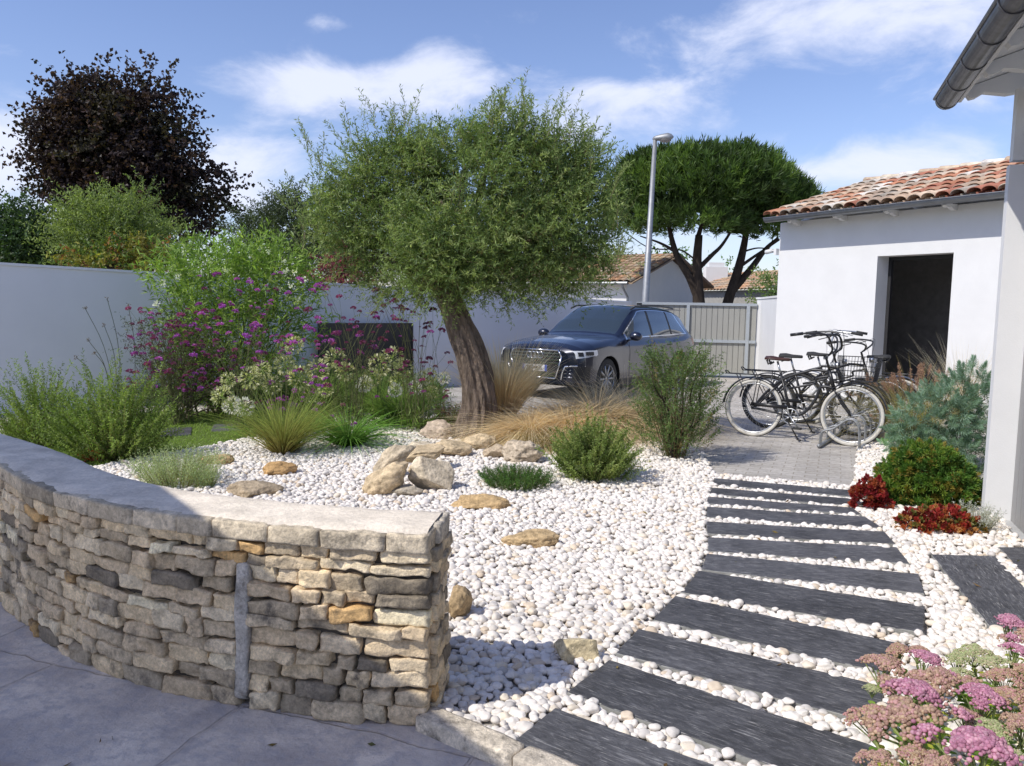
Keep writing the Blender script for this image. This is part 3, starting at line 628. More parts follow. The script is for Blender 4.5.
rock(438,440,32,24,'rounded tan rock left of the olive trunk beside red sedum',(.47,.38,.29),.8,11,group=R1)
rock(452,458,34,20,'pale low rock in front left of the olive trunk',BG,.8,12,group=R1)
rock(480,451,34,20,'golden tan rock directly in front of the olive trunk',BG,.8,13,group=R1)
rock(494,460,26,18,'low tan rock at the end of the row before the trunk',(.5,.4,.28),.8,14,group=R1)
rock(521,465,40,28,'craggy pitted tan rock at the right under the golden grass',(.47,.39,.29),.8,15,group=R1,rough=1.8,cuts=3)
rock(509,446,26,20,'tan rock behind the craggy one, half under golden grass',BG,.8,16,group=R1)
rock(481,511,62,26,'long smooth ochre rock near the creeping juniper',OC,.45,17)
rock(530,549,60,28,'two-humped ochre rock alone in the open gravel',(.53,.39,.22),.5,18)
rock(572,664,54,44,'squared cream rock block beside the slate path and shadow edge',(.62,.52,.33),.55,19,cuts=14,rough=.35,tilt=-.12)
rock(459,622,28,50,'ochre rock standing against the end of the stone wall',(.45,.33,.19),1.2,20)
# ---------------------------------------------------------------- left garden wall with a black sheet panel
def wall_along(name, P0, P1, z0a, z0b, th, m, parent=None, hgt=None):
    P0,P1=np.array(P0,float),np.array(P1,float); t=unit(P1-P0); nn=np.array([-t[1],t[0]]); V=[]
    for p,z in ((P0,z0a),(P1,z0b)):
        zb=-.02 if hgt is None else z-hgt
        for q,zz in ((p,zb),(p+nn*th,zb),(p+nn*th,z),(p,z)): V.append((q[0],q[1],zz))
    mb=MB(); mb.add(V,[(0,1,2,3),(7,6,5,4),(0,3,7,4),(1,5,6,2),(3,2,6,7),(0,4,5,1)]); return mb.build(name,m,parent)
LW0,LW1=np.array([-9.5,8.05]),np.array([2.75,18.7])
def on_line(x,P,Q,ref=300):
    """where the vertical plane through picture column x meets the line P-Q"""
    d=ray(x,ref)[:2]; M_=np.array([[d[0],-(Q-P)[0]],[d[1],-(Q-P)[1]]]); t,u=np.linalg.solve(M_,P); return d*t,u
def z_on(x,y,P,Q):
    d=ray(x,y); M_=np.array([[d[0],-(Q-P)[0]],[d[1],-(Q-P)[1]]]); t,u=np.linalg.solve(M_,P); return np.array([d[0]*t,d[1]*t,HC+d[2]*t])
za=z_on(0,265,LW0,LW1); zb_=z_on(572,299.4,LW0,LW1); sl_=(zb_[2]-za[2])/np.linalg.norm(zb_[:2]-za[:2])
def lwz(P): return za[2]+sl_*(np.dot(P-za[:2],unit(LW1-LW0)))
gw=thing('garden_wall','long white rendered garden wall behind the flower bed, in shade','garden wall',(*LW0,0))
wall_along('wall_body',LW0,LW1,lwz(LW0),lwz(LW1),.22,mPlasterW,gw)
u_=unit(LW1-LW0); n_=np.array([-u_[1],u_[0]])
wall_along('wall_cap',LW0-n_*.02,LW1-n_*.02,lwz(LW0)+.035,lwz(LW1)+.035,.26,mPlasterW,gw,.034)
pa=z_on(319,321.5,LW0-n_*.12,LW1-n_*.12); pb=z_on(413,324.5,LW0-n_*.12,LW1-n_*.12)
pn=MB(); pn.obox((pa[0],pa[1],.0),(pb[0]-pa[0],pb[1]-pa[1],0),(n_[0]*.05,n_[1]*.05,0),(0,0,(pa[2]+pb[2])/2))
pt=thing('screen_panel','plain black panel standing against the white wall behind tall verbena','panel',(pa[0],pa[1],0))
pn.build('sheet',mDark,pt)
pf=MB(); 
for f0 in (0,1): q=pa+(pb-pa)*f0; pf.obox((q[0]-u_[0]*(.03 if f0 else -.0)-n_[0]*.012,q[1]-u_[1]*(.03 if f0 else 0)-n_[1]*.012,.01),(u_[0]*.03,u_[1]*.03,0),(n_[0]*.01,n_[1]*.01,0),(0,0,(pa[2]+pb[2])/2-.01))
pf.build('edge_frame',mDark,pt)
# ---------------------------------------------------------------- gate
GA,GB=np.array([2.85,18.62]),np.array([5.50,18.15]); gt=unit(GB-GA); gn=np.array([gt[1],-gt[0]])  # gn faces the camera
gL=np.linalg.norm(GB-GA); ztop=z_on(755,305,GA,GB)[2]
gate=thing('sliding_gate','grey metal driveway gate with ribbed panels and pale blue-grey frame','gate',(GA[0],GA[1],0))
def gbox(mb,s0,s1,d0,d1,z0,z1): mb.obox((*(GA+gt*s0+gn*d0),z0),(*(gt*(s1-s0)),0),(*(gn*(d1-d0)),0),(0,0,z1-z0))
mb=MB(); k=int(gL/.12)
for i in range(k): gbox(mb,gL*i/k+.006,gL*(i+1)/k-.006,-.012,.004,.10,ztop-.03)
gbox(mb,0,gL,-.03,-.012,.10,ztop-.03); mb.build('panel',mGate,gate)
sM=np.linalg.norm(on_line(687,GA,GB)[0]-GA); sR=np.linalg.norm(on_line(747,GA,GB)[0]-GA)
mb=MB(); gbox(mb,-.0,gL,-.04,.045,ztop-.03,ztop+.03); gbox(mb,0,gL,.006,.05,.05,.10); gbox(mb,0,gL,.006,.045,ztop*.5-.035,ztop*.5+.03); mb.build('rail',mGateF,gate)
for s in (0.,sM,sR): mb=MB(); gbox(mb,s,s+.07,.006,.052,.10,ztop-.03); mb.build('upright',mGateF,gate)
# ---------------------------------------------------------------- annex with tile roof
S0=np.array([5.03,15.37]); sd=np.array([.5,-.866]); sn=np.array([-.866,-.5])   # sn faces the garden
def SP(s,d=0.): return S0+sd*s+sn*d
E0,E1=SP(0,.35),SP(8.5,.35)
annex=thing('annex_building','small white rendered outbuilding with an orange clay tile roof and dark doorway','building',(S0[0],S0[1],0))
LEN=8.; DEP=5.6
dl,_=on_line(875,SP(0),SP(1)); dr,_=on_line(950.5,SP(0),SP(1)); sL=np.dot(dl-S0,sd); sRr=np.dot(dr-S0,sd); dz=z_on(912,254.5,SP(0),SP(1))[2]
EZ=3.22
def abox(mb,s0,s1,d0,d1,z0,z1,m=None): mb.obox((*SP(s0,d0),z0),(*(sd*(s1-s0)),0),(*(sn*(d1-d0)),0),(0,0,z1-z0))
mb=MB(); abox(mb,0,sL,-.3,0,-.02,EZ-.02); abox(mb,sRr,LEN,-.3,0,-.02,EZ-.02); abox(mb,sL,sRr,-.3,0,dz,EZ-.02)
mb.build('front_wall',mPlaster,annex)
mb=MB(); 
g0=SP(0,-.3); w0=[(*SP(0,-.3),-.02),(*SP(0,-DEP),-.02),(*SP(0,-DEP),EZ),(*SP(0,-DEP/2),EZ+DEP/2*.26),(*SP(0,-.3),EZ)]
V=w0+[(p[0]+sd[0]*.25,p[1]+sd[1]*.25,p[2]) for p in w0]; mb.add(V,[(0,1,2,3,4)]); mb.F.append(np.array([(9,8,7,6,5)])); mb.F.append(np.array([(0,5,6,1),(1,6,7,2),(2,7,8,3),(3,8,9,4),(4,9,5,0)])); mb.build('gable_wall',mPlaster,annex)
mb=MB(); abox(mb,0,LEN,-DEP-.2,-DEP,-.02,EZ); mb.build('rear_wall',mPlaster,annex)
mb=MB(); abox(mb,-.0+.3,LEN,-2.5,-2.42,.0,EZ); mb.build('doorway_dark_sheet',mat('dimmed_interior',(.16,.155,.15),var=.2),annex)  # added sheet, its dark colour stands for the dim interior behind the doorway
mb=MB(); mb.obox((*SP(sRr-.06,-.32),.02),(*(sn*-1.15+sd*-.12),0),(*(sd*-.05),0),(0,0,dz-.04)); dd=mb.build('door',mDoor,annex)
mb=MB(); q=sRr-.20; abox(mb,sRr-.055,sRr,-.36,-.305,.02,dz-.0); abox(mb,sL,sL+.055,-.36,-.305,.02,dz-.0); abox(mb,sL+.056,sRr-.056,-.36,-.305,dz-.06,dz-.002); mb.build('door_frame',mDoor,annex)
mb=MB(); mb.lathe((*SP(sRr-.16,-1.3),1.0),[(.0,-.04),(.012,-.04),(.012,.04),(.0,.04)],10); mb.build('handle',mSteel,dd)
mb=MB(); abox(mb,sL,sRr,-.3,.0,0,.03); mb.build('threshold',mSill,annex)
# tiles: each clay tile is a tapered half barrel, colour varies tile by tile
slope=.30; dn=unit(np.array([-sn[0],-sn[1],slope])); nrm=unit(np.cross(np.array([sd[0],sd[1],0]),dn)); 
if nrm[2]<0: nrm=-nrm
TP=[(.44,.20,.12),(.36,.15,.10),(.52,.38,.27),(.52,.43,.33),(.38,.29,.22),(.54,.42,.32),(.46,.26,.17),(.36,.32,.27),(.60,.56,.50),(.46,.38,.30)]
mb=MB(); pitch=.23; ncol=int(7.9/pitch); rl=.42; nrow=7
def barrel(mb,o,ax,up,nn,L_,r0,r1,col,sgn=1,seg=7,lift=.0):
    a=np.linspace(0,PI,seg+1); V=[]
    for (t,r_) in ((0,r0),(L_,r1)):
        for q in a: V.append(o+up*t+ax*math.cos(q)*r_+nn*(math.sin(q)*r_*.62*sgn+lift*(1-t/L_)))
    n=seg+1; inner=[np.array(v)-nn*.014 for v in V]; base=V+inner
    F=[(i,i+1,n+i+1,n+i) for i in range(seg)]+[(2*n+i+1,2*n+i,3*n+i,3*n+i+1) for i in range(seg)]+[(i+1,i,2*n+i,2*n+i+1) for i in range(seg)]
    mb.add(base,F,col)
sdd=np.array([sd[0],sd[1],0])
for c in range(ncol):
    for r in range(nrow):
        o=np.array([*SP(.10+c*pitch+pitch/2,.40),EZ+.055])+dn*(r*rl)+nrm*(r*.004)
        col=np.array(TP[rng.integers(len(TP))])*rng.uniform(.8,1.12); jit=rng.normal()*.006
        barrel(mb,o+sdd*jit+nrm*.02,sdd,dn,nrm,rl+.07,.112,.092,col,1,8,.018)
        o2=o+sdd*pitch/2-dn*.01; barrel(mb,o2+nrm*.018,sdd,dn,nrm,rl+.05,.075,.09,col*.8,-1,6,.01)
roof=mb.build('tiled_roof',mTile,annex,smooth=True)
mb=MB()
for r in range(20):
    o=np.array([*SP(-.05+r*.40,-DEP/2+.3),0]); o[2]=EZ+.055+(.40+DEP/2-.3)*slope+.05
    barrel(mb,o,unit(np.cross(sdd,(0,0,1))),sdd,np.array([0,0,1.]),.44,.13,.11,np.array([(.62,.50,.36),(.66,.58,.45),(.72,.68,.62),(.55,.42,.3)][r%4])*rng.uniform(.85,1.05),1,8,.02)
mb.build('ridge_tiles',mTile,roof,smooth=True)
mb=MB()
for r in range(8):  # verge tiles down the left edge
    o=np.array([*SP(.06,.42),EZ+.09])+dn*(r*rl); barrel(mb,o,sdd,dn,nrm,rl+.06,.10,.085,np.array(TP[(r*3)%10])*.95,1,8,.02)
mb.build('verge_tiles',mTile,roof,smooth=True)
mb=MB(); q0=np.array([*SP(.03,.33),EZ-.005]); ln=sdd*7.8; mb.obox(q0,ln,dn*3.0,nrm*.03); mb.build('roof_deck',mPlaster,annex)
mb=MB(); q0=np.array([*SP(.03,-DEP+.0),EZ-.0]); d2=unit(np.array([sn[0],sn[1],slope])); mb.obox(q0,ln,d2*3.0,np.array([0,0,.05])); mb.build('rear_roof_slope',mTile,annex)
def gutter(mb,p0,p1,r,ax,bead=.012,seg=10,wall=.004,side=1):
    """half-round gutter from p0 to p1, ax points outward"""
    p0,p1=np.asarray(p0,float),np.asarray(p1,float); ax=unit(ax); a=np.linspace(-.08*PI,1.08*PI,seg+1); V=[]
    for rr_ in (r,r-wall):
        for p in (p0,p1):
            for q in a: V.append(p+ax*math.cos(q)*rr_-np.array([0,0,1.])*math.sin(q)*rr_)
    n=seg+1; F=[(i,n+i,n+i+1,i+1) for i in range(seg)]+[(2*n+i+1,3*n+i+1,3*n+i,2*n+i) for i in range(seg)]
    mb.add(V,F)
    for p in (p0,p1):   # end plate
        V=[p+ax*math.cos(q)*(r-.001)-np.array([0,0,1.])*math.sin(q)*(r-.001) for q in a]; mb.add(V,[list(range(n))])
    mb.tube([p0+ax*(r+.004)+np.array([0,0,.012]),p1+ax*(r+.004)+np.array([0,0,.012])],bead,8)
mb=MB(); gutter(mb,(*SP(.03,.43),EZ+.02),(*SP(7.9,.43),EZ+.02),.068,(sn[0],sn[1],0),.011); mb.build('gutter',mZinc,annex)
for i in range(7):
    s=.42+i*.98; mb=MB(); pr=[]
    # scalloped rafter tail
    prof=[(0,0),(.30,0),(.30,-.03),(.27,-.055),(.22,-.06),(.17,-.045),(.12,-.07),(.06,-.09),(0,-.09)]
    V=[]; 
    for ds in (0,.07):
        for (d,z) in prof: V.append((*SP(s+ds,.003+d),EZ-.012+z))
    n=len(prof); mb.add(V,[(j,(j+1)%n,n+(j+1)%n,n+j) for j in range(n)]); mb.F.append(np.array([list(range(n-1,-1,-1))])); mb.F.append(np.array([[n+j for j in range(n)]])); mb.build('rafter_tail',mPlaster,annex)
# camera on the corner of the annex
cp=z_on(777,252,SP(0),SP(1)); ct_=thing('security_camera','small white camera on a bracket at the left corner of the outbuilding','camera',(cp[0]-.05,cp[1],cp[2]-.04))
mb=MB(); b0=np.array([*SP(0,.0),cp[2]])-sdd*.003; mb.obox(b0-np.array([0,0,.06])-sdd*.06,sdd*.06,(sn[0]*.08,sn[1]*.08,0),(0,0,.12)); mb.build('bracket',mPlaster,ct_)
mb=MB(); q=b0-sdd*.06+np.array([0,0,.03]); mb.tube([q,q-sdd*.06,q-sdd*.10+np.array([0,0,.0])],.018,8); mb.tube([q-sdd*.10,q-sdd*.26-np.array([0,0,.02])],.042,12); mb.build('housing',mPlaster,ct_,smooth=True)
# low wall piece joining gate and annex
jw=thing('gate_pillar','low white rendered wall between the grey gate and the outbuilding','wall pillar',(5.52,18.1,0))
mb=MB(); hzj=z_on(766,297.5,SP(-1),SP(0))[2]
mb.prism([(5.52,18.22),(5.54,18.0),(*SP(-.0,-.04),),(*(SP(0.02,-.04)+np.array([.25,.1])),),(5.95,18.3)],-.02,hzj); mb.build('render',mPlaster,jw)
mb=MB(); mb.prism([(5.50,18.25),(5.52,17.97),(*(SP(-.02,-.03)),),(*(SP(0.02,-.03)+np.array([.28,.1])),),(5.98,18.33)],hzj+.001,hzj+.04); mb.build('cap',mPlaster,jw)
# ---------------------------------------------------------------- house on the right
H0=np.array([3.71,5.83]); hu=unit(np.array([-.337,-.941])); hn=np.array([-.941,.337])   # hu runs towards the camera, hn faces the garden
def HP(s,d=0.): return H0+hu*s+hn*d
house=thing('house','white house at right with zinc gutter, deep eaves and a tall grey shutter','building',(*H0,0))
def hbox(mb,s0,s1,d0,d1,z0,z1): mb.obox((*HP(s0,d0),z0),(*(hu*(s1-s0)),0),(*(hn*(d1-d0)),0),(0,0,z1-z0))
zp=z_on(1013,164.5,HP(0,0),HP(0,.15))[2]
mb=MB(); hbox(mb,-.10,0,-.30,.165,-.02,zp); mb.build('pillar',mPlaster,house)
mb=MB(); hbox(mb,.0,6,-.32,.09,zp+.22,3.16); hbox(mb,-.10,0,-.30,.15,zp+.03,3.16); mb.build('upper_wall',mPlaster,house)
mb=MB(); hbox(mb,.02,6,-.30,.07,zp-.02,zp+.22); mb.build('shutter_box',mShut,house)
mb=MB()
for i in range(44): hbox(mb,.003+i*.13,.003+i*.13+.122,-.06,-.012,.03,zp-.02)
hbox(mb,.003,5.9,-.08,-.06,.03,zp-.02); mb.build('shutter',mShut,house)
mb=MB(); hbox(mb,.0,6,-.10,.05,-.01,.028); mb.build('threshold',mSill,house)
mb=MB(); hbox(mb,-.26,6,-4,-.33,-.02,3.1); mb.build('rear_block',mPlaster,house)
gz=3.19; hup=unit(np.array([-hn[0],-hn[1],.33])); hd=np.array([hu[0],hu[1],0]); hnr=unit(np.cross(hup,hd)); hnr=hnr if hnr[2]>0 else -hnr
mb=MB(); mb.obox(np.array([*HP(-.30,.47),gz+.03]),hd*6.3,hup*4.5,hnr*.05); mb.build('eave_board',mPlaster,house)
mb=MB(); mb.obox(np.array([*HP(-.34,.48),gz+.085]),hd*6.3,hup*4.5,hnr*.06); mb.build('roof',mTile,house)
mb=MB(); mb.obox(np.array([*HP(-.3,.46),gz-.04]),hd*6.3,np.array([hn[0],hn[1],0])*.025,(0,0,.13)); mb.build('fascia',mPlaster,house)
mb=MB(); gutter(mb,(*HP(-.36,.555),gz+.0),(*HP(6,.555),gz+.0),.076,(hn[0],hn[1],0),.013,14); g_=mb.build('gutter',mZincD,house)
for i in range(9):
    s=-.32+i*.52; mb=MB(); a=np.linspace(-.05*PI,1.05*PI,13); V=[]
    for ds in (0,.022):
        for rr_ in (.0775,.083):
            for q in a: V.append(np.array([*HP(s+ds,.555),gz])+np.array([hn[0],hn[1],0])*math.cos(q)*rr_-np.array([0,0,1])*math.sin(q)*rr_)
    n=13; F=[(n+j,n+j+1,3*n+j+1,3*n+j) for j in range(n-1)]+[(j,j+1,n+j+1,n+j) for j in range(n-1)]+[(2*n+j,3*n+j,3*n+j+1,2*n+j+1) for j in range(n-1)]; mb.add(V,F); mb.build('gutter_bracket',mZincD if i else mZinc,g_)
for i in range(9):
    s=-.24+i*.62; mb=MB(); prof=[(0,0),(.41,0),(.41,-.05),(.39,-.085),(.35,-.09),(.30,-.075),(.24,-.105),(.15,-.15),(.07,-.165),(0,-.165)]; V=[]
    for ds in (0,.09):
        for (d,z) in prof: V.append((*HP(s+ds,.035+d),gz+.036+z+(.40-d)*.33))
    n=len(prof); mb.add(V,[(j,(j+1)%n,n+(j+1)%n,n+j) for j in range(n)]); mb.F.append(np.array([list(range(n-1,-1,-1))])); mb.F.append(np.array([[n+j for j in range(n)]])); mb.build('rafter_tail',mPlaster,house)
# wing on posts behind left, unseen and added so its edge shades the patio
E_A=np.array([-4.9,4.4]); E_B=np.array([-1.35,-.25]); ed=unit(E_B-E_A); en=np.array([ed[1],-ed[0]]); en=en if np.dot(en,(-1,-1))>0 else -en
shade_roof=thing('patio_shade_roof','unseen flat white roof on posts, added left behind the patio to shade it','building',(*E_A,0))
def wbox(mb,s0,s1,d0,d1,z0,z1): mb.obox((*(E_A+ed*s0+en*d0),z0),(*(ed*(s1-s0)),0),(*(en*(d1-d0)),0),(0,0,z1-z0))
wl=np.linalg.norm(E_B-E_A)
mb=MB(); wbox(mb,0,wl+2.5,0,2.5,2.86,2.90); mb.build('bounce_ceiling',mPlaster,shade_roof); mb=MB(); wbox(mb,0,wl+2.5,0,2.5,2.904,3.0); mb.build('roof',mTile,shade_roof)  # underside of the added roof, kept white to bounce light
for s_ in (.3,wl+2.1):
    for d_ in (.35,2.2): mb=MB(); wbox(mb,s_,s_+.16,d_,d_+.16,-.02,2.858); mb.build('post',mPlaster,shade_roof)
# ---------------------------------------------------------------- houses beyond the garden
fh=thing('neighbour_house','low white house with tan tile roof and shaded gable behind the parked car','building',(3,27,0))
P1=A(627,283.5,27.5); P0=A(520,276,30.0); e0=P0.copy(); e1=P1.copy(); e0[2]=e1[2]=(P0[2]+P1[2])/2
ed2=unit((e1-e0)[:2]); bk=np.array([-ed2[1],ed2[0]]); bk=bk if bk[1]>0 else -bk
D_=7.0; PKx=A(669,265,30.5)
mb=MB(); a=e0[:2]-ed2*3; b_=e1[:2]; hz=e1[2]
mb.prism([tuple(a),tuple(b_),tuple(b_+bk*D_),tuple(a+bk*D_)],-.03,hz-.1); 
pk=b_+bk*D_/2; 
V=[(*b_,hz-.1),(*(b_+bk*D_),hz-.1),(*pk,hz+.92)]; V+=[(p[0]-ed2[0]*.2,p[1]-ed2[1]*.2,p[2]) for p in V]; mb.F.append(np.array([[mb.n,mb.n+1,mb.n+2]])); mb.V.append(np.array(V)); mb.K.append(np.ones((6,3))); mb.n+=6
mb.build('wall',mPlaster,fh)
def tiled(mb,o,along,up,L_,W_,pal,pitch=.24,rl=.4,seg=4):
    al=unit(along); upn=unit(up); nn=np.cross(al,upn); nn=nn if nn[2]>0 else -nn
    for c in range(int(L_/pitch)):
        for r in range(int(W_/rl)+1):
            col=np.array(pal[rng.integers(len(pal))])*rng.uniform(.8,1.15); barrel(mb,o+al*(c*pitch+pitch/2)+upn*r*rl+nn*.02,al,upn,nn,rl+.04,.13,.11,col,1,seg,.02)
ov=.3; o=np.array([*(a-bk*ov),hz-.12]); up=np.array([*(bk*(D_/2+ov)),1.12]); mb=MB(); TPF=[(.46,.33,.22),(.50,.38,.24),(.40,.27,.18),(.52,.30,.17),(.44,.36,.27)]
tiled(mb,o,np.array([*ed2,0]),up,np.linalg.norm(b_-a)+.35,np.linalg.norm(up),TPF)
mb.obox(o-np.array([0,0,.05]),np.array([*ed2,0])*(np.linalg.norm(b_-a)+.35),up,(0,0,.04),(.3,.22,.15)); 
o2=np.array([*(a+bk*(D_+ov)),hz-.12]); mb.obox(o2,np.array([*ed2,0])*(np.linalg.norm(b_-a)+.35),np.array([*(-bk*(D_/2+ov)),1.12]),(0,0,.1),(.2,.13,.09)); mb.build('tiled_roof',mTile,fh)
mb=MB(); q=e1+np.array([*(-bk*.35),-.1]); mb.tube([np.array([*(a-bk*.36),hz-.14]),np.array([*(b_-bk*.36+ed2*.2),hz-.14])],.06,8); mb.tube([q,q+np.array([0,0,-.15]),np.array([*(b_-bk*.05+ed2*.06),hz-.6]),np.array([*(b_-bk*.05+ed2*.06),.2])],.04,6); mb.build('gutter',mZinc,fh)
fh2=thing('distant_house','more distant tiled house with pale chimney between the pine trunks','building',(9,36,0))
q0=A(700,282,36); q1=A(775,297,31); 
mb=MB(); al=unit((q1-q0)[:2]); bk2=np.array([-al[1],al[0]]); bk2=bk2 if bk2[1]>0 else -bk2
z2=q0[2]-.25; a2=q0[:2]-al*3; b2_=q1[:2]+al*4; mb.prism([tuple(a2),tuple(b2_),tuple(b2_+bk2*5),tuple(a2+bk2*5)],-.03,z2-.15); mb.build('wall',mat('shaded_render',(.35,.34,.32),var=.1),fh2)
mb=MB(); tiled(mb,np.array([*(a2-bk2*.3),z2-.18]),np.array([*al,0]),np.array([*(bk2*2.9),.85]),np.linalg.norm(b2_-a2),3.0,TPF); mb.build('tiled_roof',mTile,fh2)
c_=A(714,281,37.5); mb=MB(); mb.box((c_[0]-.45,c_[1]-.3,z2),(c_[0]+.55,c_[1]+.3,z2+1.0)); mb.box((c_[0]-.3,c_[1]-.2,z2+1.001),(c_[0]+.4,c_[1]+.2,z2+1.2)); mb.build('chimney',mPlaster,fh2)
# ---------------------------------------------------------------- street lamp
lt=A(655,141,22.5); lb_=A(645.4,301.6,22.5); dirl=unit(lt-lb_); foot=lb_-dirl*(lb_[2]/dirl[2]); 
lamp=thing('street_lamp','tall grey tapered street lamp standing behind the car','street lamp',foot)
mb=MB(); mb.tube([foot,foot+(lt-foot)*.1,lt+dirl*.05],[.12,.11,.055],14); mb.lathe(foot,[(.0,0),(.2,0),(.2,.03),(.13,.05),(.12,.3)],14); mb.build('pole',mGalv,lamp,smooth=True)
hd_=thing_dir=unit(np.array([1.,-.35,.05])); mb=MB(); c0=lt+dirl*.06-hd_*.08
prof=[(.0,.0,.0),(.03,.05,.05),(.10,.09,.075),(.25,.11,.10),(.42,.125,.115),(.52,.10,.08),(.58,.02,.02)]
sd3=unit(np.cross(hd_,(0,0,1))); V=[]; 
for (t,w_,h_) in prof:
    for j in range(12): q=2*PI*j/12; V.append(c0+hd_*t+sd3*math.cos(q)*w_+np.array([0,0,1])*(math.sin(q)*h_*(1.1 if math.sin(q)>0 else .75)))
mb.add(V,[(i*12+j,i*12+(j+1)%12,(i+1)*12+(j+1)%12,(i+1)*12+j) for i in range(len(prof)-1) for j in range(12)]); lh=mb.build('lamp_head',mGalv,lamp,smooth=True)
mb=MB(); V=[]; prof2=[(.2,.075,-.055),(.3,.105,-.105),(.42,.11,-.115),(.51,.08,-.085)]
for (t,w_,h_) in prof2:
    for j in range(9): q=PI*j/8; V.append(c0+hd_*t+sd3*math.cos(q)*w_+np.array([0,0,1])*(math.sin(q)*h_-.02))
mb.add(V,[(i*9+j,(i+1)*9+j,(i+1)*9+j+1,i*9+j+1) for i in range(3) for j in range(8)]); mb.build('lens',mat('lamp_glass',(.25,.23,.22),rough=.2),lh,smooth=True)
# ---------------------------------------------------------------- parked car (x runs from nose to tail, y towards its right side)
def carpaint():
    m=bpy.data.materials.new('navy_paint'); m.use_nodes=True; b=m.node_tree.nodes['Principled BSDF']
    b.inputs['Base Color'].default_value=(.007,.010,.026,1); b.inputs['Metallic'].default_value=.35; b.inputs['Roughness'].default_value=.28; b.inputs['Coat Weight'].default_value=1; b.inputs['Coat Roughness'].default_value=.02; b.inputs['Specular IOR Level'].default_value=.7; return m
mPaint=carpaint(); mGlass=mat('car_glass',(.02,.03,.032),rough=.02,spec=1.,coat=1); mChrome=mat('chrome',(.75,.76,.78),rough=.14,metal=1); mBlack=mat('black_plastic',(.012,.012,.013),rough=.5); mLampG=mat('headlamp_glass',(.55,.57,.60),rough=.08,spec=.9,coat=1); mRim=mat('alloy_rim',(.4,.41,.42),rough=.3,metal=.9); mRed=mat('tail_lamp',(.25,.01,.01),rough=.1,coat=1)
mWhite=mat('plate_white',(.8,.8,.8),rough=.4); mBlue=mat('plate_blue',(.02,.08,.5),rough=.4)
CT=[(0.0,[(.60,.30),(.64,.45),(.66,.60),(.66,.74),(.62,.82),(.53,.86),(.40,.89),(.21,.905),(0,.91)]),
(.05,[(.76,.27),(.80,.45),(.815,.62),(.80,.76),(.765,.84),(.66,.89),(.47,.93),(.25,.95),(0,.955)]),
(.17,[(.86,.25),(.885,.45),(.895,.63),(.885,.78),(.85,.87),(.74,.925),(.52,.97),(.27,.99),(0,.995)]),
(.45,[(.92,.24),(.935,.45),(.94,.65),(.93,.82),(.885,.92),(.78,.98),(.56,1.02),(.28,1.035),(0,1.04)]),
(.88,[(.93,.23),(.945,.45),(.95,.66),(.94,.86),(.89,.965),(.79,1.025),(.58,1.06),(.29,1.078),(0,1.083)]),
(1.30,[(.92,.22),(.935,.45),(.94,.66),(.935,.87),(.885,.99),(.80,1.055),(.62,1.085),(.31,1.10),(0,1.105)]),
(1.47,[(.92,.22),(.935,.45),(.94,.66),(.935,.87),(.88,1.0),(.81,1.07),(.715,1.12),(.38,1.145),(0,1.155)]),
(1.80,[(.92,.22),(.935,.45),(.94,.66),(.935,.87),(.875,1.01),(.80,1.185),(.695,1.335),(.36,1.385),(0,1.40)]),
(2.22,[(.92,.22),(.935,.45),(.94,.66),(.935,.875),(.875,1.02),(.77,1.32),(.65,1.55),(.34,1.61),(0,1.622)]),
(2.7,[(.92,.22),(.935,.45),(.94,.66),(.935,.88),(.875,1.025),(.76,1.35),(.63,1.595),(.32,1.65),(0,1.66)]),
(3.4,[(.92,.22),(.935,.45),(.945,.66),(.94,.89),(.87,1.035),(.755,1.35),(.62,1.58),(.32,1.64),(0,1.65)]),
(3.9,[(.92,.24),(.94,.45),(.95,.66),(.94,.90),(.865,1.05),(.745,1.32),(.61,1.53),(.31,1.60),(0,1.61)]),
(4.30,[(.90,.27),(.93,.47),(.935,.68),(.92,.91),(.85,1.06),(.73,1.25),(.60,1.42),(.30,1.52),(0,1.54)]),
(4.55,[(.84,.32),(.87,.5),(.88,.68),(.86,.90),(.81,1.03),(.71,1.09),(.58,1.15),(.3,1.2),(0,1.22)]),
(4.66,[(.66,.36),(.70,.5),(.72,.66),(.70,.82),(.66,.92),(.56,.95),(.42,.98),(.2,1.0),(0,1.0)])]
def dense1(P,ts):
    P=np.asarray(P,float); n=len(P); Q=np.concatenate([[2*P[0]-P[1]],P,[2*P[-1]-P[-2]]]); i=np.clip(np.floor(ts).astype(int),0,n-2); f=(ts-i).reshape(-1,*([1]*(P.ndim-1)))
    p0,p1,p2,p3=Q[i],Q[i+1],Q[i+2],Q[i+3]; return .5*((2*p1)+(-p0+p2)*f+(2*p0-5*p1+4*p2-p3)*f*f+(-p0+3*p1-3*p2+p3)*f**3)
cx=np.array([c[0] for c in CT]); cp_=np.array([c[1] for c in CT],float)
NU,NV=330,140
xs=np.concatenate([np.linspace(0,.3,50,endpoint=False),np.linspace(.3,4.66,NU-50)]); tu=np.interp(xs,cx,np.arange(len(cx)))
g1=dense1(cp_,tu); tv=np.linspace(0,8,NV); g2=np.stack([dense1(g1[i],tv) for i in range(len(xs))])   # (NU,NV,2)
Vr=np.concatenate([np.repeat(xs[:,None,None],NV,1),g2],2)
cell=(Vr[:-1,:-1]+Vr[1:,1:])/2; X_,Y_,Z_=cell[...,0],cell[...,1],cell[...,2]; Vv_=((tv[:-1]+tv[1:])/2)[None]+X_*0
xA=1.47+(Z_-1.12)*1.72
arch=(((X_-.88)**2+(Z_-.36)**2<.405**2)|((X_-3.68)**2+(Z_-.36)**2<.405**2))&(Vv_<3.6)
sglass0=(Vv_>4.12)&(Vv_<5.82)&(X_>xA+.10)&(X_<4.22-(Z_-1.05)*.75)&(X_>1.62)
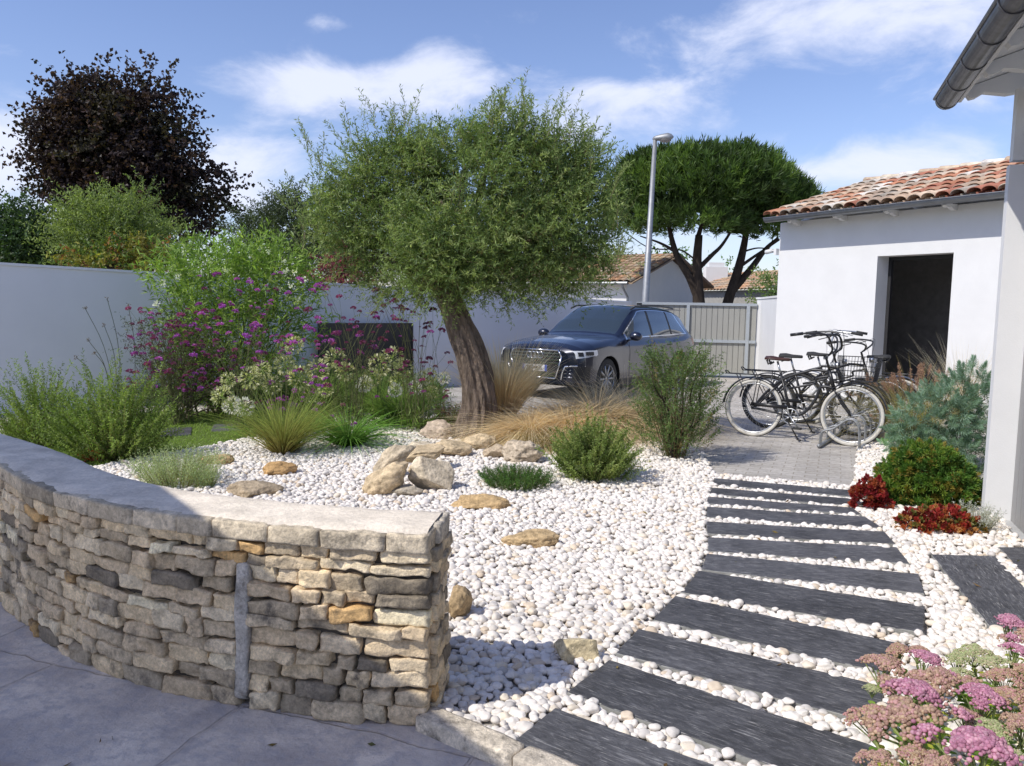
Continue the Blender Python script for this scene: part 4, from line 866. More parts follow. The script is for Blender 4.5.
sglass=(Vv_>4.22)&(Vv_<5.74)&(X_>xA+.13)&(X_<4.18-(Z_-1.05)*.75)&(X_>1.66)
pil=((X_>2.60)&(X_<2.69))|((X_>3.44)&(X_<3.52))
wsc=(Vv_>6.12)&(X_>1.47)&(X_<2.20)
rw=(Vv_>6.2)&(X_>4.28)&(X_<4.53)
roofg=(Vv_>6.9)&(X_>2.35)&(X_<3.4)
hl=(X_>.04)&(X_<.50)&(Z_>.735+.10*X_)&(Z_<.865+.02*X_)&(Vv_>2.4)&(Vv_<4.9)&(Y_>.6)
inl=(Z_>.36)&(Z_<.60)&(X_<.30)&(X_>.03)&(Vv_<2.1)
tl=(X_>4.35)&(Z_>.86)&(Z_<1.0)&(Vv_<4.2)
lowtrim=(Z_<.34)
car=thing('parked_car','dark navy blue SUV with chrome grille parked by the garden wall','car',(0,0,0))
fc=A(536,370,13.35); ca=rad(37); car.location=(fc[0],fc[1],0); car.rotation_euler=(0,0,PI/2-ca); car.scale=(.965,.965,.97)
def gridmesh(name,mask,m,parent,off=0.,sides=(1,-1)):
    mb=MB()
    ii,jj=np.where(mask)
    for sg in sides:
        V=Vr.copy(); V[...,1]*=sg
        if off: V=V.copy(); V[...,1]+=sg*off*.7; V[...,2]+=off*.5; V[:60,:,0]-=off
        idx=np.arange(V.shape[0]*NV).reshape(-1,NV); F=np.stack([idx[ii,jj],idx[ii+1,jj],idx[ii+1,jj+1],idx[ii,jj+1]],1)
        if sg<0: F=F[:,::-1]
        used,inv=np.unique(F,return_inverse=True); mb.add(V.reshape(-1,3)[used],inv.reshape(F.shape))
    return mb.build(name,m,parent,smooth=True,local=True)
ring=sglass0&~(sglass)
winall=sglass&~pil
body_mask=~(arch|sglass0|wsc|rw|roofg|hl|inl|tl|lowtrim)
gridmesh('body',body_mask,mPaint,car)
gridmesh('window_trim',ring,mChrome,car); [gridmesh('window_pillar',sglass&pil&(X_<3 if q else X_>3),mBlack,car,sides=(sg,)) for q in (0,1) for sg in (1,-1)]
gridmesh('windscreen',wsc,mGlass,car); gridmesh('rear_window',rw,mGlass,car); gridmesh('sunroof',roofg,mGlass,car)
for a_,b_ in ((1.6,2.6),(2.69,3.44),(3.52,4.3)):
    for sg in (1,-1): gridmesh('side_window',winall&(X_>a_)&(X_<b_),mGlass,car,sides=(sg,))
[gridmesh('tail_lamp',tl,mRed,car,sides=(sg,)) for sg in (1,-1)]; gridmesh('sill_trim',lowtrim&~arch,mBlack,car); [gridmesh('side_intake',inl,mBlack,car,sides=(sg,)) for sg in (1,-1)]
# headlamps: glass shell, dark inner units
for sg in (1,-1):
    mb=MB(); ii,jj=np.where(hl); V=Vr.copy(); V[...,1]*=sg; idx=np.arange(V.shape[0]*NV).reshape(-1,NV); F=np.stack([idx[ii,jj],idx[ii+1,jj],idx[ii+1,jj+1],idx[ii,jj+1]],1); F=F[:,::-1] if sg<0 else F; used,inv=np.unique(F,return_inverse=True); mb.add(V.reshape(-1,3)[used],inv.reshape(F.shape)); h_=mb.build('headlight',mLampG,car,smooth=True,local=True)
    mb=MB()
    for (x0,x1,z0,z1) in ((.07,.15,.775,.845),(.20,.40,.79,.85)):
        mk=(X_>x0)&(X_<x1)&(Z_>z0)&(Z_<z1)&(Vv_>2.4)&(Vv_<4.9)&(Y_>.6); ii,jj=np.where(mk); V=Vr.copy(); V[...,0]-=.004; V[...,1]=(V[...,1]+.005)*sg; F=np.stack([idx[ii,jj],idx[ii+1,jj],idx[ii+1,jj+1],idx[ii,jj+1]],1); F=F[:,::-1] if sg<0 else F; used,inv=np.unique(F,return_inverse=True); 
        if len(used): mb.add(V.reshape(-1,3)[used],inv.reshape(F.shape))
    if mb.n: mb.build('lamp_unit',mBlack,h_,smooth=True,local=True)
# nose face
mb=MB(); nz=[(0.002,*p) for p in g2[0]]+[(0.002,-p[0],p[1]) for p in g2[0][::-1]]; mb.add(nz,[list(range(len(nz)))]); mb.build('bumper',mPaint,car,local=True)
mb=MB(); tz_=[(4.658,*p) for p in g2[-1]]+[(4.658,-p[0],p[1]) for p in g2[-1][::-1]]; mb.add(tz_,[list(range(len(tz_)))[::-1]]); mb.build('tailgate',mPaint,car,local=True)
mb=MB(); mb.box((.6,-.86,.2),(4.4,.86,.24)); 
for wx in (.88,3.68):
    for sg in (1,-1): mb.box((wx-.42,min(sg*.55,sg*.60),.2),(wx+.42,max(sg*.55,sg*.60),.8)); 
mb.build('underbody',mBlack,car,local=True)
for wx in (.88,3.68):
    mb=MB(); a=np.linspace(-.12,PI+.12,25); V=[]
    for sg in (1,-1):
        V=[(wx+math.cos(q)*.405,sg*yy,.36+math.sin(q)*.405) for yy in (.55,.93) for q in a]; mb.add(V,[(j,j+1,26+j,25+j) for j in range(24)])
    mb.build('wheel_arch',mBlack,car,local=True)
hexa=[(-.47,.865),(.47,.865),(.54,.76),(.42,.39),(-.42,.39),(-.54,.76)]
gr=MB(); gr.add([(-.012,y,z) for y,z in hexa],[(0,1,2,3,4,5)]); gr=gr.build('grille',mBlack,car,local=True)
fr=MB(); P_=[(-.02,y,z) for y,z in hexa]; 
for i in range(6): fr.tube([P_[i],P_[(i+1)%6]],.014,8)
fr.build('grille_frame',mChrome,gr,smooth=True,local=True)
def hw(z): return .54-(.76-z)*.324 if z<.76 else .54-(z-.76)*.66
for z in (.81,.755,.70,.645,.47,.425): 
    sm=MB(); w=hw(z)-.02; sm.box((-.03,-w,z-.009),(-.013,w,z+.009)); sm.build('grille_bar',mChrome,gr,local=True)
em=MB()
for i in range(4):
    a=np.linspace(0,2*PI,25); c=(i-1.5)*.078; em.tube([(-.045,c+math.cos(q)*.053,.775+math.sin(q)*.053) for q in a],.0095,8,caps=False)
em.build('ring_emblem',mChrome,gr,smooth=True,local=True)
pl_=MB(); pl_.box((-.05,-.26,.50),(-.04,.26,.61)); pl_=pl_.build('number_plate',mWhite,car,local=True)
for a_,b_ in ((-.26,-.215),(.215,.26)): q=MB(); q.box((-.053,a_,.5),(-.0505,b_,.61)); q.build('plate_band',mBlue,pl_,local=True)
tx_=bpy.data.curves.new('plate_characters','FONT'); tx_.body='EV-744-FL'; tx_.size=.098; tx_.align_x='CENTER'; tx_.align_y='CENTER'; tx_.extrude=.001; tx_.offset=.0015; to=bpy.data.objects.new('plate_characters',tx_); C.objects.link(to); to.parent=pl_; to.location=(-.0525,0,.555); to.rotation_euler=(PI/2,0,-PI/2); to.scale=(.82,1,1); tx_.materials.append(mBlack)
bpy.context.view_layer.update(); me_=bpy.data.meshes.new_from_object(to.evaluated_get(bpy.context.evaluated_depsgraph_get())); t2=bpy.data.objects.new('plate_letters',me_); C.objects.link(t2); t2.parent=pl_; t2.location=to.location; t2.rotation_euler=to.rotation_euler; t2.scale=to.scale; bpy.data.objects.remove(to)
for sg in (1,-1):
    q=MB(); 
    for z in (.42,.48,.54): q.tube([(-.0,sg*.56,z),(.02,sg*.70,z),(.085,sg*.80,z),(.20,sg*.872,z)],.009,6)
    q.tube([(-.01,sg*.53,.37),(-.012,sg*.55,.50),(.0,sg*.60,.60),(.05,sg*.80,.615),(.18,sg*.885,.61)],.015,8); q.build('intake_trim',mChrome,car,smooth=True,local=True)
    q=MB(); V,F=ICO[2]; q.add(V*np.array([.09,.125,.085])+np.array([1.68,sg*1.02,1.09]),F); q.obox((1.64,sg*.86,1.0),(.08,0,0),(0,sg*.14,.03),(0,0,.03)); q.build('door_mirror',mPaint,car,smooth=True,local=True)
    q=MB(); q.tube([(2.1,sg*.665,1.575),(2.3,sg*.66,1.63),(3.3,sg*.645,1.65),(3.95,sg*.63,1.60)],.016,6); q.build('roof_rail',mBlack,car,smooth=True,local=True)
    for hx in (2.42,3.28): q=MB(); q.tube([(hx-.1,sg*.942,.90),(hx-.07,sg*.97,.905),(hx+.07,sg*.97,.905),(hx+.1,sg*.942,.90)],.012,6); q.build('door_handle',mPaint,car,smooth=True,local=True)
    for hx in (1.62,2.62,3.5):
        q=MB(); zz=np.linspace(.36,.99,9); yy=[np.interp(z,g2[200,:60,1],g2[200,:60,0]) for z in zz]; q.tube([(hx,sg*(y+.0005),z) for y,z in zip(yy,zz)],.004,4); q.build('door_gap',mBlack,car,local=True)
q=MB(); q.obox((4.1,-.58,1.565),(.34,0,-.01),(0,1.16,0),(0,0,.02)); q.build('roof_spoiler',mPaint,car,local=True)
q=MB(); q.obox((3.6,-.02,1.66),(.16,0,0),(0,.04,0),(-.0,0,.05)); q.build('roof_antenna',mBlack,car,local=True)
def carwheel(wx,sg):
    w=MB(); w.lathe((wx,sg*.80,.36),[(.20,-.10),(.33,-.115),(.36,-.09),(.365,0),(.36,.09),(.33,.115),(.24,.12)],36,'y'); w=w.build('wheel',mRubber,car,smooth=True,local=True)
    r=MB(); c=np.array((wx,sg*.80,.36)); r.lathe(c,[(.25,sg*.112),(.235,sg*.10),(.225,sg*.02)],32,'y'); 
    for k in range(10):
        a=2*PI*k/10; r.tube([c+np.array([math.cos(a)*.05,sg*.09,math.sin(a)*.05]),c+np.array([math.cos(a)*.24,sg*.10,math.sin(a)*.24])],[.026,.016],6)
    r.lathe(c,[(0,sg*.10),(.06,sg*.10),(.07,sg*.07)],16,'y'); r.build('rim',mRim,w,smooth=True,local=True)
    d=MB(); d.lathe(c,[(0,sg*.03),(.225,sg*.03)],24,'y'); d.build('brake_disc',mBlack,w,local=True)
for wx in (.88,3.68):
    for sg in (1,-1): carwheel(wx,sg)
# ---------------------------------------------------------------- bicycles
def bike(label, P, Q, frame_m, tyre_m, saddle_m, basket=True, rack=True, bars='swept', stand=True, lean=0., turn=0., step=False):
    """P rear wheel foot, Q front wheel foot"""
    P,Q=np.array(P,float),np.array(Q,float); wb=np.linalg.norm(Q-P); h=math.atan2(*(Q-P)[::-1])
    b=thing('bicycle',label,'bicycle',(P[0],P[1],0),h,'bicycles parked by the outbuilding'); b.rotation_euler=(lean,0,h); R_=.35
    def B(name,mb,m,par=b,smooth=True): return mb.build(name,m,par,smooth=smooth,local=True)
    def T(*p,y=0.): return [np.array([q[0],q[2] if len(q)>2 else y,q[1]]) for q in p]
    ax=wb; BB=(.46,.29); HT=(ax-.28,.86); HB=(ax-.22,.66)
    f=MB(); f.tube(T(BB,(.30,.80)),.016,8)
    if step:
        f.tube(catmull(T(HT,(ax-.42,.66),(.72,.42),(.52,.34),BB),4),.021,8); f.tube(catmull(T((ax-.26,.80),(ax-.45,.56),(.62,.44),(.42,.48)),4),.014,8)
    else:
        f.tube(catmull(T((ax-.27,.85),(ax-.45,.86),(.62,.84),(.36,.74),(.14,.55),(0,R_)),5),.016,8)
        f.tube(catmull(T(HB,(ax-.36,.66),(.72,.50),(.60,.34),BB),5),.018,8)
        f.tube(catmull(T((ax-.26,.80),(ax-.42,.76),(.70,.70),(.42,.62)),4),.013,8)
    for y in (-.06,.06):
        f.tube(T((BB[0],BB[1],y*.5),(0,R_,y)),.010,6); f.tube(T((.33,.70,y*.3),(0,R_,y)),.008,6)
    f.tube(T(HB,HT),.021,10); f.lathe((BB[0],0,BB[1]),[(.0,-.04),(.024,-.04),(.024,.04),(.0,.04)],12,'y'); B('frame',f,frame_m)
    # steering set turned a little about the head
    st=bpy.data.objects.new('steering',None); C.objects.link(st); st.parent=b
    def rot(p):
        p=np.asarray(p,float).copy(); c=np.array([HB[0]+.03,0]); d=p[...,:2]-c; ct,s_=math.cos(turn),math.sin(turn); p[...,0]=c[0]+d[...,0]*ct-d[...,1]*s_; p[...,1]=c[1]+d[...,0]*s_+d[...,1]*ct; return p
    C.objects.unlink(st); bpy.data.objects.remove(st)
    def TR(*p): return [rot(q) for q in T(*p)]
    fk=MB(); fk.tube(TR(HB,(HB[0]+.02,.62)),.02,8)
    for y in (-.055,.055): fk.tube(catmull(np.array(TR((HB[0]+.02,.64,y),(HB[0]+.10,.50,y),(ax,R_,y))),4),[.015]*8+[.010]*(0)+[.010] if False else .012,6)
    B('front_fork',fk,frame_m)
    def wheel(cx_,front):
        w=MB(); a=np.linspace(0,2*PI,49); tr=lambda pts: rot(pts) if front else pts
        w.tube(tr(np.stack([cx_+np.cos(a)*(R_-.02),a*0,R_+np.sin(a)*(R_-.02)],1)),.0215,10,caps=False); w=B('wheel',w,tyre_m)
        r=MB(); r.tube(tr(np.stack([cx_+np.cos(a)*(R_-.046),a*0,R_+np.sin(a)*(R_-.046)],1)),.011,6,caps=False); B('rim',r,mSteel,w)
        t=MB(); t.tube(tr(np.stack([cx_+np.cos(a)*(R_-.002),a*0,R_+np.sin(a)*(R_-.002)],1)),.010,6,caps=False); B('tread',t,mRubber,w)
        s_=MB()
        for k in range(32):
            q=2*PI*k/32; o_=q+(.5 if k%4<2 else -.5); y=.03 if k%2 else -.03
            s_.tube(tr(np.array([[cx_+math.cos(o_)*.02,y,R_+math.sin(o_)*.02],[cx_+math.cos(q)*(R_-.05),0,R_+math.sin(q)*(R_-.05)]])),.0013,4,caps=False)
        s_.tube(tr(np.array([[cx_,-.055,R_],[cx_,.055,R_]])),.018,10); B('spokes',s_,mSteel,w)
        g=MB(); a0,a1=((rad(20),rad(175)) if not front else (rad(15),rad(160))); aa=np.linspace(a0,a1,22); V=[]
        for q in aa:
            for (dy,dr) in ((-.033,0),(-.02,.012),(.02,.012),(.033,0)): V.append((cx_+math.cos(q)*(R_+.028+dr),dy,R_+math.sin(q)*(R_+.028+dr)))
        V=tr(np.array(V)); g.add(V,[(4*i+j,4*i+j+1,4*i+5+j,4*i+4+j) for i in range(21) for j in range(3)]); B('mudguard',g,frame_m if frame_m is not mGalv else mSteel)
    wheel(0,False); wheel(ax,True)
    # saddle
    sp_=MB(); sp_.tube(T((.31,.76),(.255,.94)),.0125,8); B('seat_post',sp_,mSteel)
    s=MB(); V=[]; prof=[(-.135,.02,.96,.99),(-.13,.085,.955,1.0),(-.06,.10,.955,1.005),(.02,.06,.95,.992),(.09,.03,.945,.988),(.145,.018,.945,.985),(.155,.004,.955,.975)]
    for (dx,w_,z0,z1) in prof:
        for j in range(10): q=2*PI*j/10; V.append((.25+dx,math.cos(q)*w_,(z0+z1)/2+math.sin(q)*(z1-z0)/2-(.018*(math.cos(q)**2) if w_>.05 else 0)))
    s.add(V,[(i*10+j,i*10+(j+1)%10,(i+1)*10+(j+1)%10,(i+1)*10+j) for i in range(6) for j in range(10)]); s.F.append(np.array([list(range(9,-1,-1))])); sd_=B('saddle',s,saddle_m)
    sp2=MB(); 
    for y in (-.05,.05): sp2.tube(T((.14,.95,y),(.16,.90,y),(.20,.93,y)),.012,6)
    B('saddle_spring',sp2,mDark,sd_)
    # bars
    hb=MB(); sx_,sz=HT[0]-.05,1.02; hb.tube(TR(HT,(sx_,sz),(sx_+.04,sz+.03)),.014,8)
    gz_=1.27 if bars=='high' else 1.16
    for sg in (-1,1): hb.tube(catmull(np.array(TR((sx_+.04,sz+.03,0),(sx_+.09,sz+.10,sg*.12),(sx_+.04,gz_,sg*.25),(sx_-.16,gz_+.01,sg*.31),(sx_-.30,gz_-.01,sg*.32))),5),.0115,8)
    for sg in (-1,1): hb.tube(TR((sx_-.04,gz_-.01,sg*.285),(sx_-.16,gz_-.045,sg*.285)),.006,5); hb.tube(catmull(np.array(TR((sx_-.02,gz_,sg*.28),(sx_+.10,gz_+.02,sg*.2),(sx_+.12,.95,sg*.04),(HB[0]+.03,.7,0))),4),.003,4)
    hb=B('handlebar',hb,mSteel if frame_m is mGalv else mDark)
    for sg in (-1,1): g=MB(); g.tube(TR((sx_-.20,gz_+.008,sg*.312),(sx_-.34,gz_-.015,sg*.322)),.018,8); B('grip',g,mRubber if saddle_m is not mLeather else mDark,hb)
    hlm=MB(); hlm.lathe(rot(np.array([sx_+.13,0,.93])),[(0,-.03),(.03,-.02),(.035,.03),(0,.035)],10,'x'); B('bike_lamp',hlm,mSteel,hb)
    # crank, chainring, guard, pedals
    cr=MB(); a=np.linspace(0,2*PI,25); cr.tube([(BB[0]+math.cos(q)*.09,-.05,BB[1]+math.sin(q)*.09) for q in a],.006,6,caps=False)
    for k in range(5): q=2*PI*k/5; cr.tube([(BB[0],-.05,BB[1]),(BB[0]+math.cos(q)*.088,-.05,BB[1]+math.sin(q)*.088)],.006,5)
    for sg,a_ in ((-1,-.9),(1,-.9+PI)): cr.tube([(BB[0],sg*.06,BB[1]),(BB[0]+math.cos(a_)*.17,sg*.075,BB[1]+math.sin(a_)*.17)],.010,6)
    cr.tube([(BB[0],-.05,BB[1]+.09),(0,-.05,R_+.04)],.004,4); cr.tube([(BB[0],-.05,BB[1]-.09),(0,-.05,R_-.04)],.004,4); cr=B('crankset',cr,mSteel)
    for sg,a_ in ((-1,-.9),(1,-.9+PI)): c=np.array([BB[0]+math.cos(a_)*.17,sg*.12,BB[1]+math.sin(a_)*.17]); p=MB(); p.box(c-np.array([.045,.04,.012]),c+np.array([.045,.04,.012])); B('pedal',p,mRubber,cr,False)
    cg=MB(); cg.obox((-.02,-.062,R_+.03),(BB[0]-.02,0,-.01+BB[1]-R_+.06),(0,.004,0),(0,0,.045)); B('chain_guard',cg,frame_m)
    if rack:
        k=MB(); 
        for y in (-.06,.06): k.tube(T((-.34,.76,y),(.20,.76,y)),.007,6); k.tube(T((-.22,.76,y),(0,R_,y*1.2)),.006,6); k.tube(T((.05,.76,y),(0,R_,y*1.2)),.006,6)
        k.tube(catmull(np.array(T((-.34,.76,-.06),(-.37,.79,-.03),(-.37,.79,.03),(-.34,.76,.06))),3),.007,6)
        for x in (-.25,-.12,0.,.12): k.tube([(x,-.06,.76),(x,.06,.76)],.005,5)
        B('luggage_rack',k,mDark)
    if stand: k=MB(); k.tube(T((.40,.27,-.03),(.58,.03,-.12)),.009,6); k.tube(T((.57,.03,-.12),(.62,.02,-.14)),.011,6); B('kickstand',k,mDark)
    if basket:
        k=MB(); x0,x1,z0,z1=ax-.14,ax+.22,.76,1.04
        for t in np.linspace(0,1,6):
            e=.04*t; z=z0+(z1-z0)*t; r_=.005 if t in (0.,1.) else .0022; k.tube([rot(np.array(v)) for v in ((x0-e*.5,-.14-e,z),(x1+e,-.14-e,z),(x1+e,.14+e,z),(x0-e*.5,.14+e,z),(x0-e*.5,-.14-e,z))],r_,4,caps=False)
        for t in np.linspace(0,1,13):
            for sg in (-1,1): x=x0+(x1-x0)*t; k.tube([rot(np.array(v)) for v in ((x,sg*.14,z0),(x+(.04*t),sg*.18,z1))],.002,4,caps=False)
            y=-.14+.28*t
            for xx,e in ((x0,-.02),(x1,.04)): k.tube([rot(np.array(v)) for v in ((xx,y,z0),(xx+e,y*1.28,z1))],.002,4,caps=False)
        for t in np.linspace(0,1,9): k.tube([rot(np.array(v)) for v in ((x0+(x1-x0)*t,-.14,z0),(x0+(x1-x0)*t,.14,z0))],.002,4,caps=False)
        B('basket',k,mDark,smooth=False)
    return b
bike('black cruiser bicycle in front with brown saddle, cream tyres and wire basket',(2.98,9.80),(3.93,9.17),mDark,mCream,mLeather,True,True,'high',lean=rad(-3))
bike('black bicycle standing directly behind the brown-saddled cruiser',(3.40,10.50),(4.34,9.92),mDark,mRubber,mRubber,False,True,'high',lean=rad(2),turn=.2)
bike('third bicycle with black saddle at the back of the row',(3.95,11.02),(4.89,10.40),mDark,mRubber,mRubber,False,False,'swept',turn=-.15,lean=rad(2))
bike('grey step-through bicycle facing left, its pale rear wheel beside the plumed grass',(5.02,10.35),(4.10,10.98),mGalv,mCream,mRubber,False,True,'high',turn=.1,step=True)
br=thing('bike_rack','low galvanised bicycle rack on the ground around the front wheel of the cruiser','bike rack',(3.8,9.2,0))
mb=MB(); o=np.array([3.62,9.17,.03]); d=np.array([.54,.84,0]); f=np.array([.84,-.54,0])
for off in (0,.42): mb.tube([o+f*off-d*.25,o+f*off+d*1.5],.022,8)
mb.build('base_rail',mGalv,br,smooth=True)
for i in range(5):
    s=-.18+i*.38
    for e in (-.035,.035):
        mb=MB(); q=o+d*(s+e); mb.tube(catmull([q,q+f*.02+np.array([0,0,.16]),q+f*.14+np.array([0,0,.21]),q+f*.30+np.array([0,0,.33]),q+f*.40+np.array([0,0,.26]),q+f*.42],4),.010,6); mb.build('wheel_holder',mGalv,br,smooth=True)
# ---------------------------------------------------------------- olive tree
OY=9.15
ob=A(476,438,OY); ob[2]=0
olive=thing('olive_tree','old olive tree with gnarled leaning trunk and dense grey-green crown amid white gravel','tree',ob)
tp=[A(474,446,OY),A(476,430,OY),A(479,400,OY),A(472,360,OY),A(459,322,OY),A(447,292,OY),A(437,262,OY+.1)]
tp[0][2]=-.03
Pt=catmull(tp,16); rt=np.interp(np.linspace(0,6,len(Pt)),[0,1,2,3,4,5,6],[.34,.25,.195,.165,.155,.145,.11])
mb=MB(); n=96; V=[]
for i,(p,r_) in enumerate(zip(Pt,rt)):
    for j in range(n):
        a=2*PI*j/n; d=np.array([math.cos(a),math.sin(a),0]); h=p[2]
        k=1+.08*math.sin(3*a+h*2.5)+.06*math.sin(7*a-h*4)+.045*MN.noise(Vector((d[0]*9,d[1]*9,h*2.2)))+.05*MN.noise(Vector((d[0]*14,d[1]*14,h*6)))+.05*math.sin(15*a+h*3+2*MN.noise(Vector((0,0,h*3))))+.16*MN.noise(Vector((d[0]*2.2+5,d[1]*2.2,h*1.3)))+.09*MN.noise(Vector((d[0]*6,d[1]*6,h*4)))
        V.append(p+d*r_*k)
mb.add(V,[(i*n+j,i*n+(j+1)%n,(i+1)*n+(j+1)%n,(i+1)*n+j) for i in range(len(Pt)-1) for j in range(n)]); mb.build('trunk',mBark,olive,smooth=True)
mb=MB(); fork=Pt[-16]
for (x,y,dy,r0) in ((372,200,.5,.10),(400,170,.5,.08),(470,160,.3,.11),(540,180,.1,.10),(580,210,.3,.08),(505,125,.4,.07),(350,240,.5,.07),(440,200,.0,.08),(530,240,-.2,.07)):
    q=branchy(mb,fork+rng.normal(size=3)*.04,A(x,y,OY+dy),r0,.015,.12,6,8)
    for k in range(5):
        s=q[int(len(q)*(.35+.12*k))]; branchy(mb,s,s+unit(rng.normal(size=3)*np.array([1,.6,1])+np.array([0,0,.5]))*rng.uniform(.3,.6),.022,.005,.2,4,5)
mb.build('branches',mBark,olive,smooth=True)
OL=plobes([(382,205,56,68),(408,170,46,40),(352,168,26,30),(470,210,66,84,-.3),(520,176,58,50),(552,205,60,66),(586,200,30,38),(505,252,74,50,-.3),(404,262,56,36,.1),(558,262,46,32),(455,250,60,46,-.6),(514,136,32,26),(338,215,26,38)],OY)
OL=[((c+np.array([0,.42 if c[0]<-.55 else .2,0])),(r[0],r[1]*.66,r[2])) for c,r in OL]
Cc_,Dc_,ix=lobe_points(OL,430,.45); ii_=rng.integers(430,size=9800); dl_=rng.normal(size=(9800,3))*np.array([.095,.095,.09]); B_=Cc_[ii_]+dl_; D_=unit(Dc_[ii_]*.7+unit(dl_)*.7); D_=unit(D_*.8+np.array([0,0,.55])+rng.normal(size=D_.shape)*.4)
cl=np.array([(.120,.165,.052),(.088,.125,.040),(.155,.198,.070),(.062,.094,.032),(.195,.232,.092)])
cb=cl[np.clip((rng.uniform(.3,4.4,430)[ii_]+rng.normal(size=len(B_))*.7).astype(int),0,4)]
mb=MB(); twigs(mb,B_,D_,rng.uniform(.15,.32,len(B_)),17,.060,.0125,cb,bend=.4,spread=.66,cv=.12,stem=.004,fold=.2,leafcv=.3)
# long shoots above the outline and hanging skirts
sh=[]; sd_=[]
for (x,y) in ((312,132),(322,150),(350,118),(372,108),(395,112),(405,100),(492,92),(505,92),(515,94),(525,98),(488,100),(560,104),(568,112),(578,118),(590,140),(605,150),(612,170),(300,190),(620,200),(545,110),(430,120),(615,240),(308,220)):
    for k in range(7): q=A(x+rng.normal()*5,y+24+rng.normal()*7,OY+rng.normal()*.25); sh.append(q); sd_.append(unit(np.array([(x-470)*.002+rng.normal()*.22,rng.normal()*.2,1])))
mb2=mb; twigs(mb2,sh,sd_,rng.uniform(.24,.42,len(sh)),24,.05,.011,(.12,.15,.055),bend=.15,spread=.5,stem=.005)
sh=[]; sd_=[]
for (x,y) in ((500,285),(515,292),(530,285),(545,282),(560,275),(575,262),(590,255),(520,300),(508,298),(488,285),(612,250),(600,262),(380,285),(400,290),(415,285),(350,275),(425,295)):
    for k in range(9): q=A(x+rng.normal()*7,y-6+rng.normal()*6,OY+rng.normal()*.3); sh.append(q); sd_.append(unit(np.array([(x-470)*.004+rng.normal()*.4,rng.normal()*.4,-.35])))
twigs(mb2,sh,sd_,rng.uniform(.18,.34,len(sh)),18,.052,.011,(.12,.155,.05),bend=.8,spread=.55,stem=.004)
mb.build('foliage',mLeaf,olive)
# ---------------------------------------------------------------- generic trees beyond the garden
def crown_tree(name,label,Y,px,lobes,leafs,ll,lw,cols,trunk=None,barkm=None,dens=.5,group=None,spread=.9,tw=8,tl=.35,up=.3,cvc=.5,extra=None,foldk=.25,clus=(260,.026)):
    base=A(px,330,Y); base[2]=0; t=thing(name,label,'tree' if 'tree' in name or 'pine' in name else 'shrub',base,group=group)
    mb=MB(); L=plobes(lobes,Y)
    if trunk:
        for (pts,r0,r1) in trunk:
            q=catmull([A(x,y,Y+(o[0] if o else 0)) if y<1000 else np.array([A(x,330,Y)[0],Y,0]) for (x,y,*o) in pts],5); mb.tube(q,np.linspace(r0,r1,len(q)),8)
    else: mb.tube([base,base+np.array([0,0,A(px,lobes[0][1],Y)[2]*.9])],[.12,.04],8)
    c0=base+np.array([0,0,max(.8,A(px,lobes[0][1]+lobes[0][3]*.6,Y)[2])])
    for (c,r) in L: branchy(mb,c0,c,.05,.015,.15,5,5)
    mb.build('trunk' if trunk or 'tree' in name else 'stems',barkm or mBarkD,t,smooth=True)
    mb=MB(); n=leafs//tw; Cc,Dc,ix=lobe_points(L,clus[0],dens); ii=rng.integers(clus[0],size=n); dl=rng.normal(size=(n,3))*clus[1]*Y/3.; B_=Cc[ii]+dl; D_=unit(Dc[ii]*.6+unit(dl)*.7+np.array([0,0,up]))
    cols=np.array(cols); f=np.array([MN.noise(Vector(b*(1.3 if Y>15 else 3.))) for b in B_]); ci=np.clip(((f*1.6+.5)*len(cols)+rng.normal(size=n)*cvc).astype(int),0,len(cols)-1)
    twigs(mb,B_,D_,tl*rng.uniform(.6,1.3,n),tw,ll,lw,cols[ci],bend=.3,spread=spread,cv=.2,fold=foldk,leafcv=.3)
    if extra: extra(mb)
    mb.build('foliage',mLeaf,t); return t
crown_tree('maple_tree','large dark purple-brown leaved tree behind the left end of the garden wall',21,130,
 [(114.3, 150.1, 39.6, 45.0), (82.2, 124.1, 29.2, 27.0), (65.6, 157.6, 22.4, 19.8), (140.4, 111.1, 25.8, 23.4), (95.2, 103.6, 22.4, 16.2), (147.4, 159.4, 29.2, 41.4), (170.0, 189.2, 17.2, 21.6), (70.8, 185.5, 22.4, 18.0), (119.6, 192.0, 43.0, 30.6), (192.6, 209.7, 17.2, 10.8, 0.3), (210.0, 200.4, 12.9, 9.0, 0.5), (224.0, 191.1, 7.7, 7.2, 0.6), (182.2, 230.1, 12.9, 9.0), (58.7, 136.2, 10.3, 10.8), (170.0, 136.2, 17.2, 21.6), (147.4, 85.0, 6.9, 8.1), (125.7, 92.5, 8.6, 7.2), (70.8, 101.8, 10.3, 7.2), (50.0, 176.2, 8.6, 5.4), (203.9, 179.9, 6.9, 5.4)],
 44000,.115,.09,[(.021,.013,.013),(.030,.018,.016),(.016,.011,.012),(.040,.023,.018),(.026,.022,.014)],trunk=[([(130,1001),(132,260),(128,200),(120,140)],.25,.08)],tw=8,tl=.45,dens=.45,spread=.95,up=.2,foldk=.3,clus=(360,.036))
crown_tree('conifer_tree','dark green layered tree at the far left behind the wall',17,22,[(20,232,28,16),(48,240,26,16),(10,252,30,16),(45,258,34,14),(5,225,16,12),(80,255,30,14)],17000,.10,.045,[(.03,.055,.02),(.05,.08,.025),(.02,.035,.015)],trunk=[([(22,1001),(24,270),(30,235)],.15,.05)],tw=10,tl=.35)
